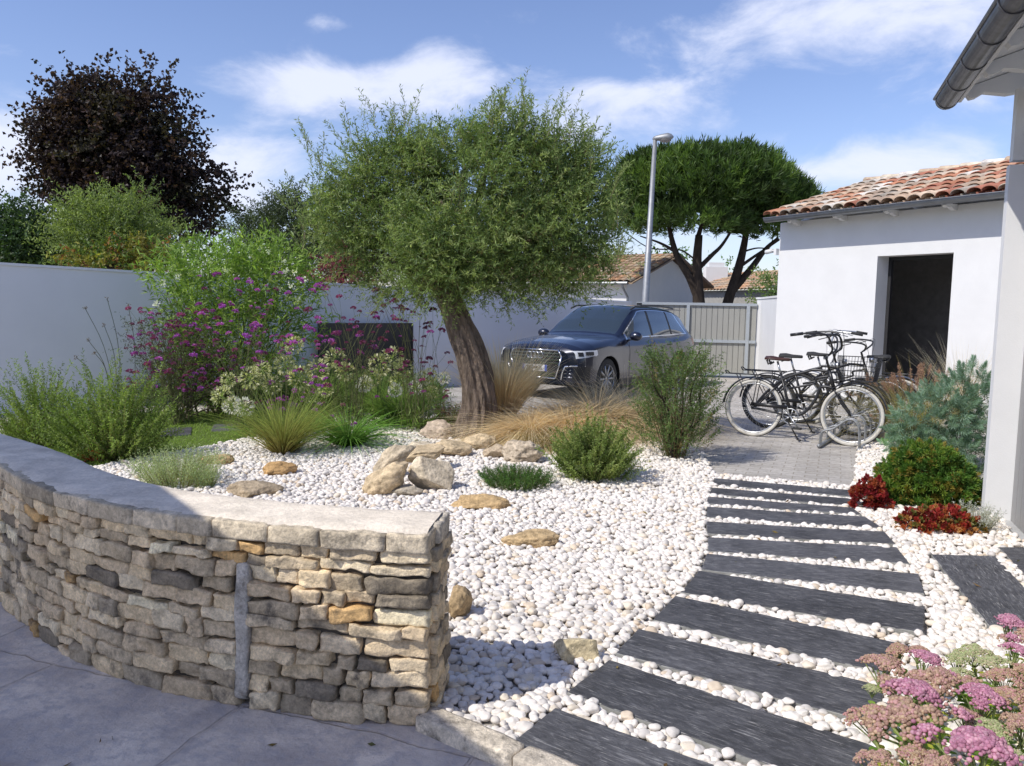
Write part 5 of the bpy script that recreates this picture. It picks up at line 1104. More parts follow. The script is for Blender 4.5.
crown_tree('light_shrub','feathery pale green shrub in front of the dark purple tree',14.5,112,[(105,226,34,18),(80,234,20,17),(140,230,24,17),(115,248,44,16),(118,208,11,9),(146,206,6,9),(156,247,17,14),(92,214,12,8)],26000,.065,.022,[(.13,.165,.05),(.16,.20,.065),(.10,.13,.04),(.07,.095,.03)],tw=12,tl=.35,up=.5,spread=.6)
crown_tree('autumn_shrub','low shrub with yellow and orange leaves above the left wall',13.6,125,[(128,261,26,8),(98,266,20,5),(150,262,18,8),(80,267,10,4),(135,254,10,6)],3600,.075,.045,[(.11,.10,.022),(.15,.15,.03),(.07,.10,.022),(.13,.065,.02),(.06,.09,.02)],tw=7,tl=.2)
crown_tree('evergreen_tree','dark grey-green rounded tree left of the olive crown behind the wall',19,305,[(300,232,44,30),(270,240,30,26),(330,245,36,34),(255,250,20,22),(300,262,60,22),(285,215,22,16),(350,220,30,30)],34000,.085,.028,[(.04,.055,.024),(.06,.08,.034),(.028,.04,.018)],trunk=[([(305,1001),(303,270),(300,235)],.15,.05)],tw=14,tl=.4,up=.4,spread=.6)
crown_tree('smoke_bush','dark red flowering shrub rising over the wall left of the olive',16.2,342,[(345,268,16,12),(332,276,14,10),(356,278,14,10),(345,258,10,8)],3200,.055,.045,[(.12,.025,.04),(.17,.04,.06),(.07,.04,.03)],tw=8,tl=.2)
crown_tree('small_tree','small green tree behind the wall beside the outbuilding corner',24,772,[(770,290,8,9),(778,284,10,9),(765,298,8,6)],1800,.09,.04,[(.07,.11,.035),(.10,.14,.04)],tw=8,tl=.3)
crown_tree('background_tree','mid green tree seen over the neighbouring roof behind the pine trunks',44,668,[(668,268,16,8),(655,272,10,5),(720,276,8,5)],1500,.2,.1,[(.07,.12,.03),(.09,.15,.04)],tw=6,tl=.4)
# umbrella pines
def pine(label,Y,px,lobes,n,trunk):
    base=np.array([A(px,330,Y)[0],Y,0]); t=thing('umbrella_pine',label,'tree',base,group='umbrella pines beyond the gate'); mb=MB()
    for (pts,r0,r1) in trunk:
        q=catmull([A(x,y,Y+(o[0] if o else 0)) if y<1000 else np.array([A(x,330,Y)[0],Y,0]) for (x,y,*o) in pts],5); mb.tube(q,np.linspace(r0,r1,len(q))*.62,8)
    mb.build('trunk',mBarkD,t,smooth=True); L=plobes(lobes,Y,jit=0)
    mb=MB(); B_,D_,ix=lobe_points(L,n,.6); keep=(D_[:,2]>-.45); B_,D_=B_[keep],D_[keep]; D2=unit(D_*.55+np.array([0,0,.75])+rng.normal(size=D_.shape)*.22)
    f=np.array([MN.noise(Vector(b*1.1)) for b in B_]); cols=np.array([(.030,.050,.014),(.045,.078,.020),(.065,.108,.026),(.090,.135,.034)]); ci=np.clip((f*4+1.6+rng.normal(size=len(B_))*.7).astype(int),0,3)
    nl=15; Lg=rng.uniform(.28,.5,len(B_)); 
    bb=np.repeat(B_,nl,0)+np.repeat(D2*Lg[:,None],nl,0)*rng.uniform(0,.7,(len(B_)*nl,1)); ax=unit(np.repeat(D2,nl,0)+rng.normal(size=(len(B_)*nl,3))*.45)
    leaves(mb,bb,ax,rng.uniform(.2,.34,len(bb)),.036,np.repeat(cols[ci],nl,0),.1,.25); mb.build('crown',mLeaf,t)
    return t
pine('left umbrella pine with twin limbs, broad flat green crown behind the street lamp',27,700,[(700,190,66,38),(650,205,42,32,.5),(735,185,54,34),(635,225,28,20),(690,225,58,22),(625,190,16,16,.5),(660,180,40,24)],5600,
 [([(702,1001),(700,320),(698,290),(697,262),(699,235)],.42,.20),([(700,303),(690,278),(678,258),(672,240),(668,220)],.26,.10),([(699,268),(712,255),(722,245),(735,225)],.14,.06),([(676,252),(660,243),(640,236)],.10,.03),([(698,262),(680,250),(650,248),(625,232)],.05,.02),([(697,240),(705,215),(715,190)],.14,.05)])
pine('right umbrella pine with slanting trunk, crown reaching behind the outbuilding roof',28,735,[(765,205,44,32),(790,205,26,20),(745,215,40,30),(775,232,32,18,-.3),(735,190,46,30)],3600,
 [([(722,1001),(726,310),(738,270),(744,245),(748,220)],.36,.14),([(731,292),(750,270),(765,250),(778,238)],.24,.08),([(738,268),(755,256),(770,246),(785,236)],.10,.04),([(742,252),(758,248),(775,250)],.06,.02)])
# ---------------------------------------------------------------- garden plants
def gp(x,yb): return G(x,yb)
def sc_(g): return np.hypot(g[0],g[1])*1.02/FPX
def shoots_bush(name,label,x,yb,w,h,n,nl,ll,lw,cols,lean=.55,cat='shrub',spread=.55,group=None,bend=.1,stem=.004,base=.25,start=.1,stemcol=(.13,.10,.06),hv=.25,cv=.15,part='foliage'):
    """upright leafy shoots fanning from the base"""
    g=gp(x,yb); s=sc_(g); W_=w*s/2; H_=h*s; g=g+np.array([g[0],g[1],0])/np.hypot(g[0],g[1])*W_*.45; g[2]=0
    t=thing(name,label,cat,g,group=group); a=rng.uniform(0,2*PI,n); r=np.sqrt(rng.uniform(0,1,n)); b=np.stack([np.cos(a)*r*W_*base,np.sin(a)*r*W_*base,np.zeros(n)],1)+g
    th=r*math.atan2(W_*(1-base*.7),H_*.8)*rng.uniform(.7,1.2,n); D=np.stack([np.cos(a)*np.sin(th),np.sin(a)*np.sin(th),np.cos(th)],1); Ln=rng.uniform(1-hv*1.5,1.06,n)*np.minimum(H_/np.maximum(np.cos(th),.05),np.hypot(H_,W_*(1-base*.7))*.98)*(1-.12*r*r)
    cols=np.array(cols); mb=MB(); twigs(mb,b,D,Ln,nl,ll,lw,cols[rng.integers(len(cols),size=n)],bend=bend,spread=spread,start=start,cv=cv,stem=stem,stemcol=stemcol,fold=.15); mb.build(part,mLeaf,t); return t,g,W_,H_
ROS=[(.10,.15,.03),(.13,.18,.04),(.075,.11,.025),(.15,.20,.05)]
shoots_bush('silver_plant','silvery green low mound behind the stone wall below the large rosemary',178,490,84,36,420,34,.022,.0045,[(.23,.27,.15),(.28,.32,.20),(.18,.23,.12)],1.0,'plant',spread=.6,base=.6,hv=.2)
shoots_bush('silver_plant','small silvery tuft in gravel at the right of the silver mound',205,492,26,24,110,24,.02,.0045,[(.25,.29,.17),(.20,.25,.14)],.9,'plant',spread=.6,base=.5)
shoots_bush('creeping_juniper','flat dark green creeping juniper in the white gravel',517,492,72,22,520,34,.018,.0045,[(.035,.085,.015),(.055,.12,.02),(.025,.055,.012)],1.25,'plant',spread=.8,base=.75,hv=.15)
shoots_bush('red_sprout','tiny plant with bright red leaves behind the stone wall at left',92,463,20,14,14,12,.04,.016,[(.38,.03,.03),(.28,.05,.04)],.8,'plant',base=.5)
shoots_bush('ground_sedum','low green and rust-red sedum mound left of the olive trunk',452,428,38,26,260,24,.02,.006,[(.22,.06,.03),(.16,.05,.03),(.10,.16,.03),(.14,.18,.04)],1.0,'plant',spread=.8,base=.7)
shoots_bush('silver_cushion','small grey cushion plant at the foot of the white pillar',972,534,38,26,130,24,.024,.005,[(.24,.25,.25),(.30,.31,.30)],1.0,'plant',spread=.6,base=.6)
def spiky_dome(name,label,x,yb,w,h,n,nl,ll,lw,cols,L0=.42,group=None):
    g=gp(x,yb); s=sc_(g); W_=w*s/2; H_=h*s; g=g+np.array([g[0],g[1],0])/np.hypot(g[0],g[1])*W_*.55; g[2]=0; t=thing(name,label,'shrub',g,group=group)
    a=rng.uniform(0,2*PI,n); ph=np.arccos(rng.uniform(.05,1,n)); r=rng.uniform(.25,1,n)**.5; o=np.stack([np.cos(a)*np.sin(ph),np.sin(a)*np.sin(ph),np.cos(ph)],1)
    Ln=H_*L0*rng.uniform(.6,1.25,n); b=g+o*r[:,None]*np.array([W_*.74,W_*.6,H_*.62]); b[:,2]=np.maximum(b[:,2],.02); D=unit(o*np.array([.75,.75,.3])+np.array([0,0,.75])+rng.normal(size=(n,3))*.16); cols=np.array(cols); mb=MB()
    twigs(mb,b,D,Ln,nl,ll,lw,cols[rng.integers(len(cols),size=n)],bend=.05,spread=.62,start=0.,cv=.2,stem=.005,stemcol=(.12,.10,.06),fold=.15)
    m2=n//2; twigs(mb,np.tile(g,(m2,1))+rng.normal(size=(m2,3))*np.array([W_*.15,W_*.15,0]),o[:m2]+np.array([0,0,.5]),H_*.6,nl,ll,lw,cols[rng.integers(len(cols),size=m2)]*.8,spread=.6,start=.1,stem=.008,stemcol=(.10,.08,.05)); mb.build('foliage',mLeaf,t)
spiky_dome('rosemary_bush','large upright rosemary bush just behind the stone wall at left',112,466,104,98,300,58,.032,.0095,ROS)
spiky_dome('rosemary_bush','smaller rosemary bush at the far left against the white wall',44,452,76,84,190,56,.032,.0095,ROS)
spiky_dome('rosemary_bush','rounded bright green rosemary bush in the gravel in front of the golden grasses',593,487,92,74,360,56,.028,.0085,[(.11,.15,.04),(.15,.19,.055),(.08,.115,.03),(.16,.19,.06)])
# tall open needle-leaved shrub in front of the car
t,g,W_,H_=shoots_bush('bottlebrush_shrub','tall open dark green shrub partly hiding the side of the car',674,464,92,118,60,60,.036,.007,[(.07,.11,.035),(.09,.14,.045),(.05,.08,.03)],.75,spread=.75,base=.22,hv=.4,stem=.01,stemcol=(.08,.05,.03),start=.05,part='inner_foliage')
mb=MB(); n=620; cz=rng.uniform(.03,.98,n)**.8; a=rng.uniform(0,2*PI,n); rad_=W_*np.interp(cz,[0,.2,.5,.8,1],[.55,.85,.95,.8,.5])*np.sqrt(rng.uniform(0.05,1,n)); b=np.stack([g[0]+np.cos(a)*rad_*.9,g[1]+np.sin(a)*rad_*.9,cz*H_*.86],1)
D=unit(np.stack([np.cos(a)*.6,np.sin(a)*.6,np.full(n,.9)],1)+rng.normal(size=(n,3))*.25); cc=np.array([(.065,.105,.03),(.10,.145,.045),(.045,.075,.025),(.15,.12,.05)])
twigs(mb,b,D,rng.uniform(.14,.30,n),22,.036,.008,cc[rng.choice(4,n,p=[.35,.3,.3,.05])],bend=.1,spread=.65,stem=.004); mb.build('outer_foliage',mLeaf,t)
mb=MB(); 
for k in range(9): a=rng.uniform(0,2*PI); branchy(mb,g+rng.normal(size=3)*np.array([.03,.03,0]),g+np.array([math.cos(a)*W_*.6,math.sin(a)*W_*.6,H_*rng.uniform(.6,.95)]),.014,.004,.12,5,5)
mb.build('stems',mBarkD,t)
# ornamental grasses
def grass(name,label,x,yb,w,h,n,col,tip,lean,bend,group=None,width=.0075,dirx=0.,cv=.25,base=.16,plumes=None,under=None):
    g=gp(x,yb); s=sc_(g); W_=w*s/2; H_=h*s; g=g+np.array([g[0],g[1],0])/np.hypot(g[0],g[1])*W_*.3; g[2]=0; t=thing(name,label,'grass clump',g,group=group)
    a=rng.uniform(0,2*PI,n); r=np.sqrt(rng.uniform(0,1,n)); b=np.stack([np.cos(a)*r*W_*base,np.sin(a)*r*W_*base,a*0],1)+g; th=r*lean*rng.uniform(.5,1.3,n)
    D=np.stack([np.cos(a)*np.sin(th)+dirx*.4,np.sin(a)*np.sin(th),np.cos(th)],1); Ln=H_*rng.uniform(.7,1.25,n)*(1+.25*r)
    mb=MB(); blades(mb,b,D,Ln,width,bend*rng.uniform(.4,1.5,n),col,7,cv,tip); 
    if under is not None: blades(mb,b[:n//4],D[:n//4],Ln[:n//4]*.6,width*1.3,bend*.8,under,5,cv)
    mb.build('blades',mGold if name=='feather_grass' else mBlade,t)
    if plumes:
        k,pc,pl,pr=plumes
        for i in range(k):
            j=rng.integers(n); L_=H_*rng.uniform(.8,1.15); d=unit(D[j]+rng.normal(size=3)*.12); p=b[j]+d*L_*.7; m=MB(); nn=110; tt=rng.uniform(0,1,nn); q=p+d*(tt*pl)[:,None]; ax=unit(rng.normal(size=(nn,3))+d*.9); env=np.sin(np.clip(tt*.93+.07,0,1)*PI)**.6
            leaves(m,q,ax,pr*env+.004,.0045,pc,.1,.3); m.tube([b[j],b[j]+d*L_*.35,p+d*pl*.9],[.0018,.0015,.001],4,(.25,.2,.1),False); m.build('plume',mBlade,t)
    return t
GOLD=(.80,.66,.41); GT=(.88,.78,.56)
GG='feather grasses right of the olive trunk'
grass('feather_grass','upright golden feather grass directly right of the olive trunk',503,434,44,80,2300,GOLD,GT,.34,.3,GG,width=.008)
grass('feather_grass','arching golden feather grass spilling over the rocks by the trunk',528,444,96,56,3200,(.78,.63,.39),(.88,.77,.54),.95,1.1,GG,dirx=-.45,under=(.36,.32,.14))
grass('feather_grass','small pale golden tuft hanging over the rosemary bush',566,442,52,58,1500,(.78,.60,.32),(.88,.74,.50),.7,.9,GG,dirx=-.2,under=(.36,.32,.14))
grass('feather_grass','wide tan feather grass between the car front and the rosemary bush',598,438,96,70,2600,(.62,.51,.30),(.82,.70,.48),.8,.9,GG,dirx=.3,under=(.26,.27,.11))
grass('feather_grass','sparse grey-green feather grass swaying towards the tall dark shrub',628,432,94,64,1800,(.54,.47,.29),(.80,.69,.48),.8,.8,GG,dirx=.5,under=(.24,.26,.10))
grass('feather_grass','low greenish grass tuft under the golden arch beside the craggy rock',545,452,52,36,800,(.26,.25,.10),(.50,.42,.20),.9,.9,GG)
grass('fountain_grass','fountain grass with brown bottle-brush plumes at the right of the bicycles',912,442,62,78,900,(.14,.17,.05),(.30,.24,.09),.8,.7,None,.005,-.25,plumes=(60,(.26,.17,.12),.15,.032))
grass('fountain_grass','pale feathery grass with thin plumes against the white outbuilding wall',960,430,34,66,420,(.28,.26,.15),(.42,.38,.30),.3,.25,None,.003,plumes=(26,(.40,.36,.33),.14,.020))
CL='green strap-leaved clumps in front of the flower bed'
grass('reedy_clump','grassy green clump with reddish base left of the strap-leaved clump',283,458,74,64,900,(.16,.12,.04),(.16,.23,.05),.75,.35,CL,.006)
grass('lily_clump','broad strap-leaved dark green clump in front of the tall purple flowers',349,450,62,48,420,(.05,.11,.02),(.12,.24,.04),.85,.75,CL,.015)
grass('reedy_clump','bushy grassy green clump nearest to the red sedum and the olive trunk',404,428,60,46,900,(.06,.10,.02),(.13,.22,.045),.85,.45,CL,.006)
grass('reedy_clump','upright light green clump between the lily and the bushy clump',378,420,44,48,380,(.10,.15,.03),(.20,.28,.07),.6,.4,CL,.007)
grass('reedy_clump','green leafy clump at the back of the bed near the lawn',318,418,60,60,500,(.09,.14,.03),(.18,.26,.06),.6,.4,CL,.008)
# oleander with white flowers
def leafy_shrub(name,label,Y,px,yb,lobes,n,ll,lw,cols,tw=9,tl=.3,up=.6,spread=.6,dens=.4,cat='shrub',flowers=None):
    base=A(px,yb,Y); base[2]=0; t=thing(name,label,cat,base); L=plobes(lobes,Y); mb=MB()
    for (c,r) in L:
        for k in range(3): branchy(mb,base+rng.normal(size=3)*np.array([.15,.1,0]),c+rng.normal(size=3)*np.array(r)*.3,.016,.005,.08,5,5)
    mb.build('stems',mBark,t); mb=MB(); m=n//tw; B_,D_,ix=lobe_points(L,m,dens); D_=unit(D_*.7+np.array([0,0,up])+rng.normal(size=D_.shape)*.35); cols=np.array(cols)
    twigs(mb,B_,D_,tl*rng.uniform(.6,1.3,m),tw,ll,lw,cols[rng.integers(len(cols),size=m)],bend=.2,spread=spread,cv=.2,fold=.15,leafcv=.25,droop=.1); mb.build('foliage',mLeaf,t)
    if flowers:
        pts,fc_,fs=flowers
        for (x,y) in pts:
            c=A(x,y,Y-rng.uniform(.2,.6)); m=MB(); k=26; q=c+rng.normal(size=(k,3))*fs*.42; leaves(m,q,unit(rng.normal(size=(k,3))+np.array([0,-.6,.4])),.03,.02,fc_,.1,.08); m.build('flower_cluster',mLeaf,t)
    return t
fl=[(178,278),(164,283),(157,304),(161,322),(183,252),(250,258),(284,262),(295,272),(292,286),(280,290),(268,252),(298,300),(210,262),(225,270),(305,280),(286,272),(232,340),(205,350)]
leafy_shrub('oleander_shrub','tall bright green oleander with white flowers against the garden wall',10.9,225,410,[(222,300,52,44),(190,290,34,34),(265,285,42,38),(240,345,60,48),(200,340,34,44),(285,320,34,50),(230,270,44,22),(170,282,18,26),(285,272,24,22),(225,385,56,28)],13500,.125,.021,[(.11,.17,.035),(.14,.21,.045),(.085,.135,.028),(.18,.24,.06)],flowers=(fl,(.80,.80,.74),.05),tl=.34,spread=.55,up=.9)
leafy_shrub('dark_purple_shrub','low dark shrub dotted with dusky purple flowers left of the oleander',10.3,180,408,[(175,350,36,34),(150,345,24,26),(200,365,34,36),(180,385,44,24),(225,380,26,28)],8000,.045,.010,[(.035,.05,.02),(.06,.075,.03),(.05,.03,.04)],tl=.25,spread=.8,up=.8)
# purple-headed verbena: thin stems, each head its own part
VH=[]
def head_mesh(r,col,n=46):
    m=MB(); d=sph(n); d[:,2]=np.abs(d[:,2])*.6-.15; leaves(m,d*r*.5,d+rng.normal(size=d.shape)*.3,r*.6,r*.45,col,.2,.25); return m
VC=[(.34,.09,.42),(.42,.12,.46),(.27,.06,.29),(.20,.05,.14),(.15,.04,.10),(.28,.07,.19)]
for i,c in enumerate(VC):
    for r in (.033,.046):
        o=head_mesh(r,c).build('flower_head',mFlower); C.objects.unlink(o); VH.append((i,o))
def verbena(label,Y,bx,yb,heads,dark=.3,stemw=.003,cat='flowering plant',leafn=120):
    base=A(bx,yb,Y); base[2]=0; t=thing('verbena_plant',label,cat,base,group='tall verbena plants in the flower bed'); S_=[]; mb=MB()
    for (x,y) in heads:
        h=A(x,y,Y+rng.uniform(-.5,.4)); b=base+rng.normal(size=3)*np.array([.12,.12,0]); mid=b+(h-b)*np.array([.35,.35,.6]); q=catmull([b,mid,h],4); mb.tube(q,np.linspace(stemw,.0012,len(q)),4,(.13,.14,.06),False)
        k,o=VH[rng.choice(len(VH),p=np.array([( (1-dark) if v[0]<2 else dark*1.0 if v[0]>2 else .5) for v in VH])/sum([( (1-dark) if v[0]<2 else dark*1.0 if v[0]>2 else .5) for v in VH]))]; c=o.copy(); C.objects.link(c); c.parent=t; c.location=h-base; c.rotation_euler=(rng.normal()*.2,rng.normal()*.2,rng.uniform(0,6)); s=rng.uniform(.6,1.25); c.scale=(s,s,s)
        if rng.random()<.5 and len(q)>5: e=q[-3]+unit(rng.normal(size=3)+np.array([0,0,1.4]))*.12; mb.tube([q[-3],e],[.0016,.001],4,(.13,.14,.06),False); c2=o.copy(); C.objects.link(c2); c2.parent=t; c2.location=e-base; c2.scale=(s*.6,s*.6,s*.6)
    mb.build('stems',mMatte,t); mb=MB(); p=base+np.concatenate([rng.normal(scale=.14,size=(leafn,2)),rng.uniform(0,.3,(leafn,1))],1); leaves(mb,p,rng.normal(size=(leafn,3))+np.array([0,0,.8]),.11,.014,(.12,.17,.045),.15,.3); mb.build('foliage',mLeaf,t)
def rh(n,x0,x1,y0,y1,bias=1.): return [(rng.uniform(x0,x1), y0+(y1-y0)*rng.uniform(0,1)**bias) for _ in range(n)]
verbena('tall verbena with bright purple heads in front of the oleander',9.6,245,432,[(239,291),(258,308),(262,314),(268,291),(193,325),(240,295),(262,318),(254,330),(288,293),(232,305),(250,282),(300,280),(318,286),(309,309),(277,335),(258,345),(262,352),(255,358)]+rh(52,195,320,270,385),.15)
verbena('tall verbena with dusky purple heads at the left edge of the flower bed',9.9,172,420,[(141,312),(150,318),(132,324),(148,335),(140,345),(165,330),(180,340),(196,350),(203,352),(160,352)]+rh(130,126,225,308,392),.75)
verbena('verbena with scattered dark heads on long stems before the black panel',9.5,352,430,[(320,285),(327,287),(357,322),(312,330),(317,342),(362,343),(360,352),(352,320)]+rh(46,315,400,288,370),.55)
verbena('wispy verbena with tiny crimson heads leaning towards the olive trunk',9.6,415,424,[(447,353),(430,323),(402,310),(395,300)]+rh(44,370,452,290,400,1.2),.85)
verbena('verbena with low purple heads standing in front of the reddish reedy clump',8.8,285,452,[(271,382),(271,401),(270,408),(235,350),(243,368),(320,386),(315,410),(343,405),(354,424),(300,370)]+rh(44,230,345,330,415),.25)
# dry leaning stems near the wall
dk=thing('dry_stems','thin dark leaning flower stems against the white wall behind the rosemary','dried plant',A(118,405,10.2)*np.array([1,1,0])); mb=MB()
for (x,y,bx) in ((85,308,116),(107,298,122),(88,340,112),(76,357,96),(94,352,110),(128,305,135),(104,325,118)):
    q=catmull([A(bx,395,10.2),A((x+bx)/2+3,(y+395)/2-6,10.2),A(x,y,10.2)],4); mb.tube(q,.004,4,(.08,.09,.05),False); m=MB(); leaves(m,q[-1]+rng.normal(size=(14,3))*.012,rng.normal(size=(14,3)),.025,.012,(.10,.07,.06)); m.build('seed_head',mLeaf,dk)
mb.build('stems',mMatte,dk)
# agapanthus: globes of spent pale flowers on straight stalks
def agapanthus(label,Y,bx,yb,heads,white=()):
    base=A(bx,yb,Y); base[2]=0; t=thing('agapanthus_plant',label,'flowering plant',base,group='agapanthus clumps in the flower bed'); st=MB()
    for i,(x,y,r) in enumerate(heads):
        c=A(x,y,Y+rng.uniform(-.25,.25)); R_=r*.82*Y/FPX; n=120; d=sph(n); m=MB(); wht=i in white; col=(.46,.43,.50) if wht else (.25,.26,.14); cc=np.tile(col,(n,1))*rng.uniform(.75,1.2,(n,1)); 
        if not wht: cc[::3]=(.42,.40,.30)
        leaves(m,c+d*R_*.72,d+rng.normal(size=d.shape)*.25,R_*.42,R_*.20,cc,.25,.15); blades(m,np.tile(c,(60,1)),d[:60],R_*.85,.0022,0.,(.20,.26,.09),2); m.build('flower_globe',mLeaf,t)
        b=base+rng.normal(size=3)*np.array([.1,.1,0]); st.tube([b,(b+c)/2+rng.normal(size=3)*.03,c],[.006,.005,.004],5,(.16,.22,.07),False)
    st.build('stalks',mMatte,t); m=MB(); k=90; a=rng.uniform(0,2*PI,k); blades(m,base+rng.normal(size=(k,3))*np.array([.07,.07,0]),np.stack([np.cos(a)*.6,np.sin(a)*.6,a*0+.9],1),rng.uniform(.35,.6,k),.018,.8,(.10,.18,.035),5); m.build('leaves',mLeaf,t)
agapanthus('agapanthus with pale green and lilac-white globes at the left, over the lawn edge',9.0,262,432,[(222,396,13),(250,378,14),(262,370,11),(232,405,12),(244,407,12),(228,380,10),(272,385,12)],white=(3,4))
agapanthus('agapanthus with cream globes in the middle of the bed behind the reedy clump',9.5,312,425,[(300,378,15),(285,365,13),(318,370,14),(294,345,11),(335,358,13),(310,395,11),(345,372,12),(326,390,9),(365,384,10)],white=(8,))
agapanthus('agapanthus with cream globes beside the black panel',9.9,385,420,[(380,365,14),(392,358,14),(403,368,13),(372,378,12),(398,382,12),(415,388,9),(430,375,9)],white=(5,))
agapanthus('agapanthus with faded lilac globes at the left of the olive trunk',9.9,422,415,[(423,378,10),(444,378,8),(432,392,8),(363,385,9),(395,390,9)],white=(0,1,3,4))
# right border: blue spurge, green mound, red sedum
def rosette_bush(name,label,x,yb,lobes,Y,n,nl,ll,lw,cols,tl,cat='plant',up=.25,dens=.55,tip=None,spread=.75,inner=False):
    base=A(x,yb,Y); base[2]=0; t=thing(name,label,cat,base); L=plobes(lobes,Y); B_,D_,ix=lobe_points(L,n,dens); k=(B_[:,2]>.015); B_,D_=B_[k],D_[k]; D_=unit(D_+np.array([0,0,up])); m=len(B_); cols=np.array(cols); cc=cols[rng.integers(len(cols),size=m)]
    mb=MB(); tt=(np.arange(nl)+.5)/nl; tt=np.tile(tt,(m,1)); P_=B_[:,None]+D_[:,None]*(tt*tl)[...,None]; u=perp(D_); v=np.cross(D_,u); an=(np.arange(nl)*2.4)[None]+rng.uniform(0,6,(m,1)); rad3=u[:,None]*np.cos(an)[...,None]+v[:,None]*np.sin(an)[...,None]
    op=(1-.8*tt)[...,None]; ax=unit(rad3*op+D_[:,None]*(.25+.9*tt)[...,None]); leaves(mb,P_.reshape(-1,3),ax.reshape(-1,3),ll*(1-.35*tt).reshape(-1),lw,np.repeat(cc,nl,0),.12,.12)
    blades(mb,B_-D_*tl*1.5,D_,tl*2.4,.006,0.,(.08,.07,.04),2); 
    if inner:
        for (c,r) in L: V,F=ICO[2]; V2=c+V*np.array(r)*.74; V2[:,2]=np.maximum(V2[:,2],.0); mb.add(V2,F,np.array(cols[0])*.35)
    mb.build('foliage',mLeaf,t); return t
rosette_bush('blue_spurge','tall blue-green spurge with bristly rosettes beside the white pillar',948,470,[(940,420,34,36),(965,400,28,34),(915,425,22,24),(975,440,20,40),(950,455,34,22),(985,400,12,26),(905,438,16,14)],7.9,470,60,.066,.0068,[(.13,.19,.15),(.17,.24,.19),(.10,.15,.115)],.10)
rosette_bush('blue_spurge','small pale blue spurge sprouts at the edge of the gravel behind the green mound',897,452,[(893,446,12,8),(905,447,14,8)],8.1,34,50,.045,.008,[(.18,.27,.20),(.20,.30,.18)],.06)
rosette_bush('green_mound','dense fresh green dome-shaped plant with yellowish tips in the right border',930,520,[(925,485,46,34),(900,495,26,24),(952,492,28,30),(925,462,30,18),(960,505,18,16)],6.35,2000,18,.05,.012,[(.050,.105,.02),(.075,.135,.024),(.12,.165,.03),(.036,.075,.015),(.16,.13,.03)],.045,up=.35)
rosette_bush('red_sedum','red-leaved sedum in front of the green mound on the white pebbles',940,545,[(925,527,26,17),(955,527,24,17),(940,522,24,14),(975,535,14,9),(912,528,13,12)],5.55,420,11,.040,.024,[(.17,.018,.018),(.22,.026,.022),(.25,.075,.03),(.11,.014,.014),(.26,.13,.045),(.10,.10,.03)],.035,up=.5,spread=.5)
rosette_bush('red_sedum','smaller deep red sedum at the left foot of the green mound by the slate path',868,518,[(867,500,14,17),(880,508,12,12),(873,488,10,9)],6.15,200,11,.040,.024,[(.16,.016,.02),(.20,.022,.022),(.22,.06,.03),(.10,.012,.014)],.035,up=.5)
# foreground stonecrop with pink flower plates
FH=[]
def dome(col,r=.06,n=900,seed=0):
    m=MB(); V,F=ICO[1]; rs=np.random.default_rng(seed)
    sub=[(rs.normal(size=2)*r*.42) for _ in range(15)]
    for i in range(n):
        c=sub[i%15]; d=rs.normal(size=2)*r*.17; p=np.array([*(c+d),0]); p[2]=.026*math.cos(min(1.5,np.hypot(*p[:2])/r*1.2))+.008*math.cos(min(1.5,np.hypot(*d)/(r*.34)*1.4))+rs.uniform(-.003,.003)
        m.add(V*rs.uniform(.0028,.0046)*np.array([1,1,.8])+p,F,np.clip(np.array(col[rs.integers(len(col))])*rs.uniform(.8,1.2),0,1))
    for c in sub: m.tube([(c[0],c[1],0),(c[0]*.35,c[1]*.35,-.035),(0,0,-.06)],[.0018,.002,.003],4,(.25,.30,.12),False)
    return m
PINK=[[(.46,.22,.32),(.52,.30,.38),(.40,.18,.26)],[(.42,.29,.22),(.46,.34,.24),(.36,.23,.18),(.46,.28,.27)],[(.34,.38,.19),(.40,.43,.24),(.45,.40,.27)],[(.44,.33,.23),(.38,.27,.17),(.46,.26,.25)]]
for i in range(4):
    for s in range(2): o=dome(PINK[i],seed=i*2+s).build('flower_head',mFlower,smooth=True); C.objects.unlink(o); FH.append((i,o))
def stonecrop(label,bx,by,heads,Yo=0.):
    base=G(bx,by); base[2]=0; t=thing('stonecrop_plant',label,'flowering plant',base,group='pink stonecrops in the right foreground'); lf=MB(); st=MB()
    for (x,y,w,k,z) in heads:
        h=G(x,y,z); o=[q for q in FH if q[0]==k][rng.integers(2)][1]; c=o.copy(); C.objects.link(c); c.parent=t; c.location=h-base; s=w*np.hypot(h[0],h[1])*1.0/FPX/.128; c.scale=(s,s,s*1.1); c.rotation_euler=(rng.normal()*.12,rng.normal()*.12,rng.uniform(0,6))
        b=np.array([base[0]+(h[0]-base[0])*.35,base[1]+(h[1]-base[1])*.35,.02]); q=catmull([b,(b+h)/2+np.array([rng.normal()*.02,rng.normal()*.02,-.02]),h-np.array([0,0,.05])],4); st.tube(q,.0045,6,(.24,.28,.10),False)
        for u in np.linspace(.1,.92,7):
            p=q[int(u*(len(q)-1))]; an=rng.uniform(0,6)
            for e in (0,PI*.66,PI*1.33): d=np.array([[math.cos(an+e),math.sin(an+e),.45]]); broad(lf,p,d[0],rng.uniform(.045,.07)*(1.1-.4*u),rng.uniform(.022,.032),np.array([(.12,.19,.035),(.17,.24,.04),(.08,.14,.028),(.28,.29,.045)][rng.integers(4)]))
    st.build('stalks',mMatte,t); lf.build('leaves',mLeaf,t,smooth=True); return t
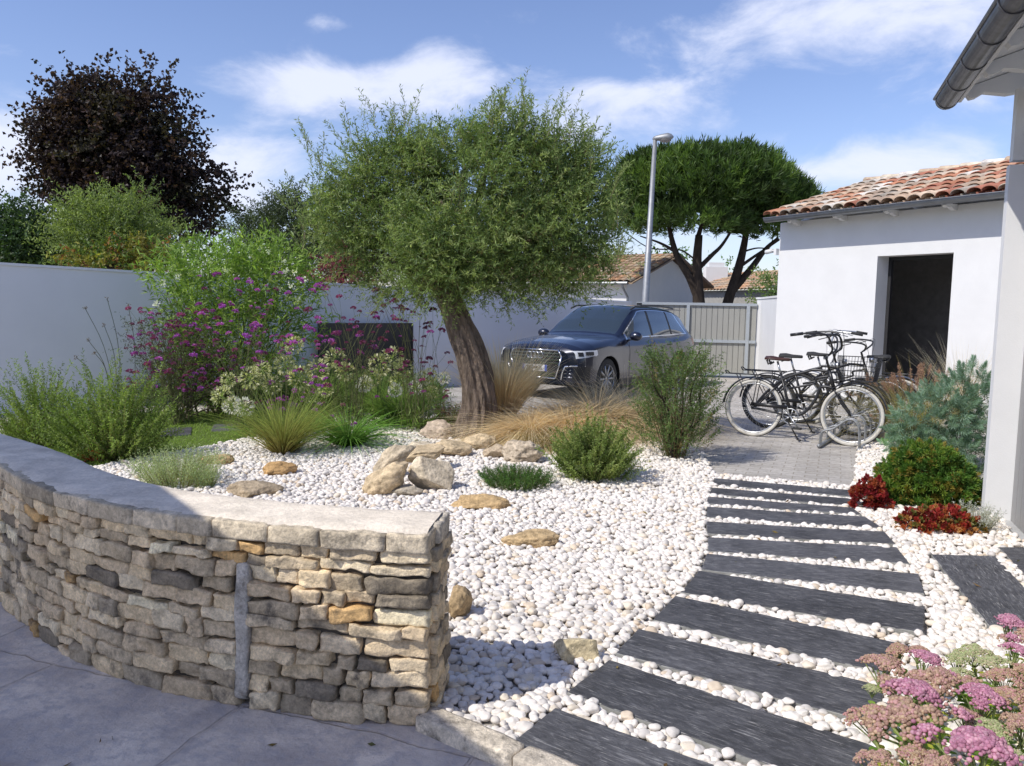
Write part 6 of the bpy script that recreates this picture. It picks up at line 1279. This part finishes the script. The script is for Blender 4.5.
def broad(mb,p,d,L,w,col):
    d=unit(d); s=unit(np.cross(d,(0,0,1.))); n_=np.cross(s,d); V=[]; 
    for u,ww in ((0,.15),(.25,.75),(.55,1.),(.82,.7),(1.,.08)):
        c=p+d*L*u-np.array([0,0,1])*L*.25*u*u
        V+= [c+s*w*.5*ww+n_*w*.14*ww, c-n_*w*.02, c-s*w*.5*ww+n_*w*.14*ww]
    F=[(3*i+j,3*i+j+1,3*i+4+j,3*i+3+j) for i in range(4) for j in range(2)]; mb.add(V,F,col*rng.uniform(.8,1.2))
stonecrop('stonecrop with the nearest bright pink and tan flower plates at the bottom corner',965,880,[(905,722,62,1,.36),(875,722,44,3,.33),(915,702,60,0,.37),(978,757,72,0,.40),(912,764,44,3,.33),(880,764,38,1,.30),(940,772,44,1,.34),(1010,765,40,2,.36)])
stonecrop('stonecrop with tan and bright pink plates at the upper left of the group, yellow leaves',945,770,[(883,670,42,1,.26),(927,664,34,0,.29),(900,653,26,3,.27),(918,653,20,1,.26),(935,689,54,1,.30),(893,690,24,3,.24),(872,690,16,2,.2)])
stonecrop('stonecrop at the right edge with mauve plates and dark green leaves',1010,800,[(982,702,46,0,.34),(968,722,30,1,.31),(1015,704,40,3,.34),(990,735,38,2,.30),(1020,730,36,1,.33)])
stonecrop('stonecrop with unopened green flower plates beyond the pink ones',985,735,[(957,662,24,2,.24),(975,655,26,2,.24),(995,668,30,2,.25),(1005,680,30,3,.26),(960,677,24,2,.22)])
stonecrop('stonecrop with pink plates cut by the right edge of the photo',1035,735,[(1010,628,34,0,.32),(1017,656,30,0,.30),(1030,640,34,1,.30),(1022,675,30,3,.27)])
# lawn blades, a mass of its own
P2=scatter_in(LAWN,16000); mb=MB(); P3=np.concatenate([P2,np.full((len(P2),1),.014)],1)
stp=[np.array(q) for q in PLK[-2:]]; ok=~(inpoly(P2,stp[0])|inpoly(P2,stp[1])); P3=P3[ok]
blades(mb,P3,np.array([0,0,1.])+rng.normal(size=P3.shape)*.35,rng.uniform(.02,.045,len(P3)),.005,.4,(.13,.20,.04),2,.3,(.19,.26,.06)); tag(mb.build('lawn_grass',mLeaf),kind='stuff')
BEDP=[tuple(G(x,y)[:2]) for x,y in [(120,412),(175,406),(250,412),(335,424),(395,418),(445,412),(440,398),(380,392),(300,390),(200,394),(120,398)]]
P2=scatter_in(BEDP,5200); P3=np.concatenate([P2,rng.uniform(.02,.22,(len(P2),1))],1); mb=MB(); twigs(mb,P3,rng.normal(size=P3.shape)*.5+np.array([0,0,.8]),rng.uniform(.12,.3,len(P3)),7,.07,.014,np.array([(.05,.085,.022),(.075,.12,.03),(.04,.06,.018)])[rng.integers(3,size=len(P3))],spread=.7,stem=.004); tag(mb.build('undergrowth',mLeaf),kind='stuff')

P2=scatter_in(BED,260); P2=np.concatenate([P2,rng.uniform([-3,1.9],[0.,2.7],(26,2))]); mb=MB(); P3=np.concatenate([P2,np.full((len(P2),1),.04)],1); P3[260:,2]=.012
ok=inpoly(P3[:,:2],LAWN)|np.array([False]*260+[False]*26); P3=P3[~ok]; leaves(mb,P3,rng.normal(size=P3.shape)*np.array([1,1,.15]),rng.uniform(.03,.055,len(P3)),.014,np.array([(.16,.10,.04),(.20,.15,.05),(.10,.10,.04)])[rng.integers(3,size=len(P3))],.15,.3); tag(mb.build('fallen_leaves',mMatte),kind='stuff')
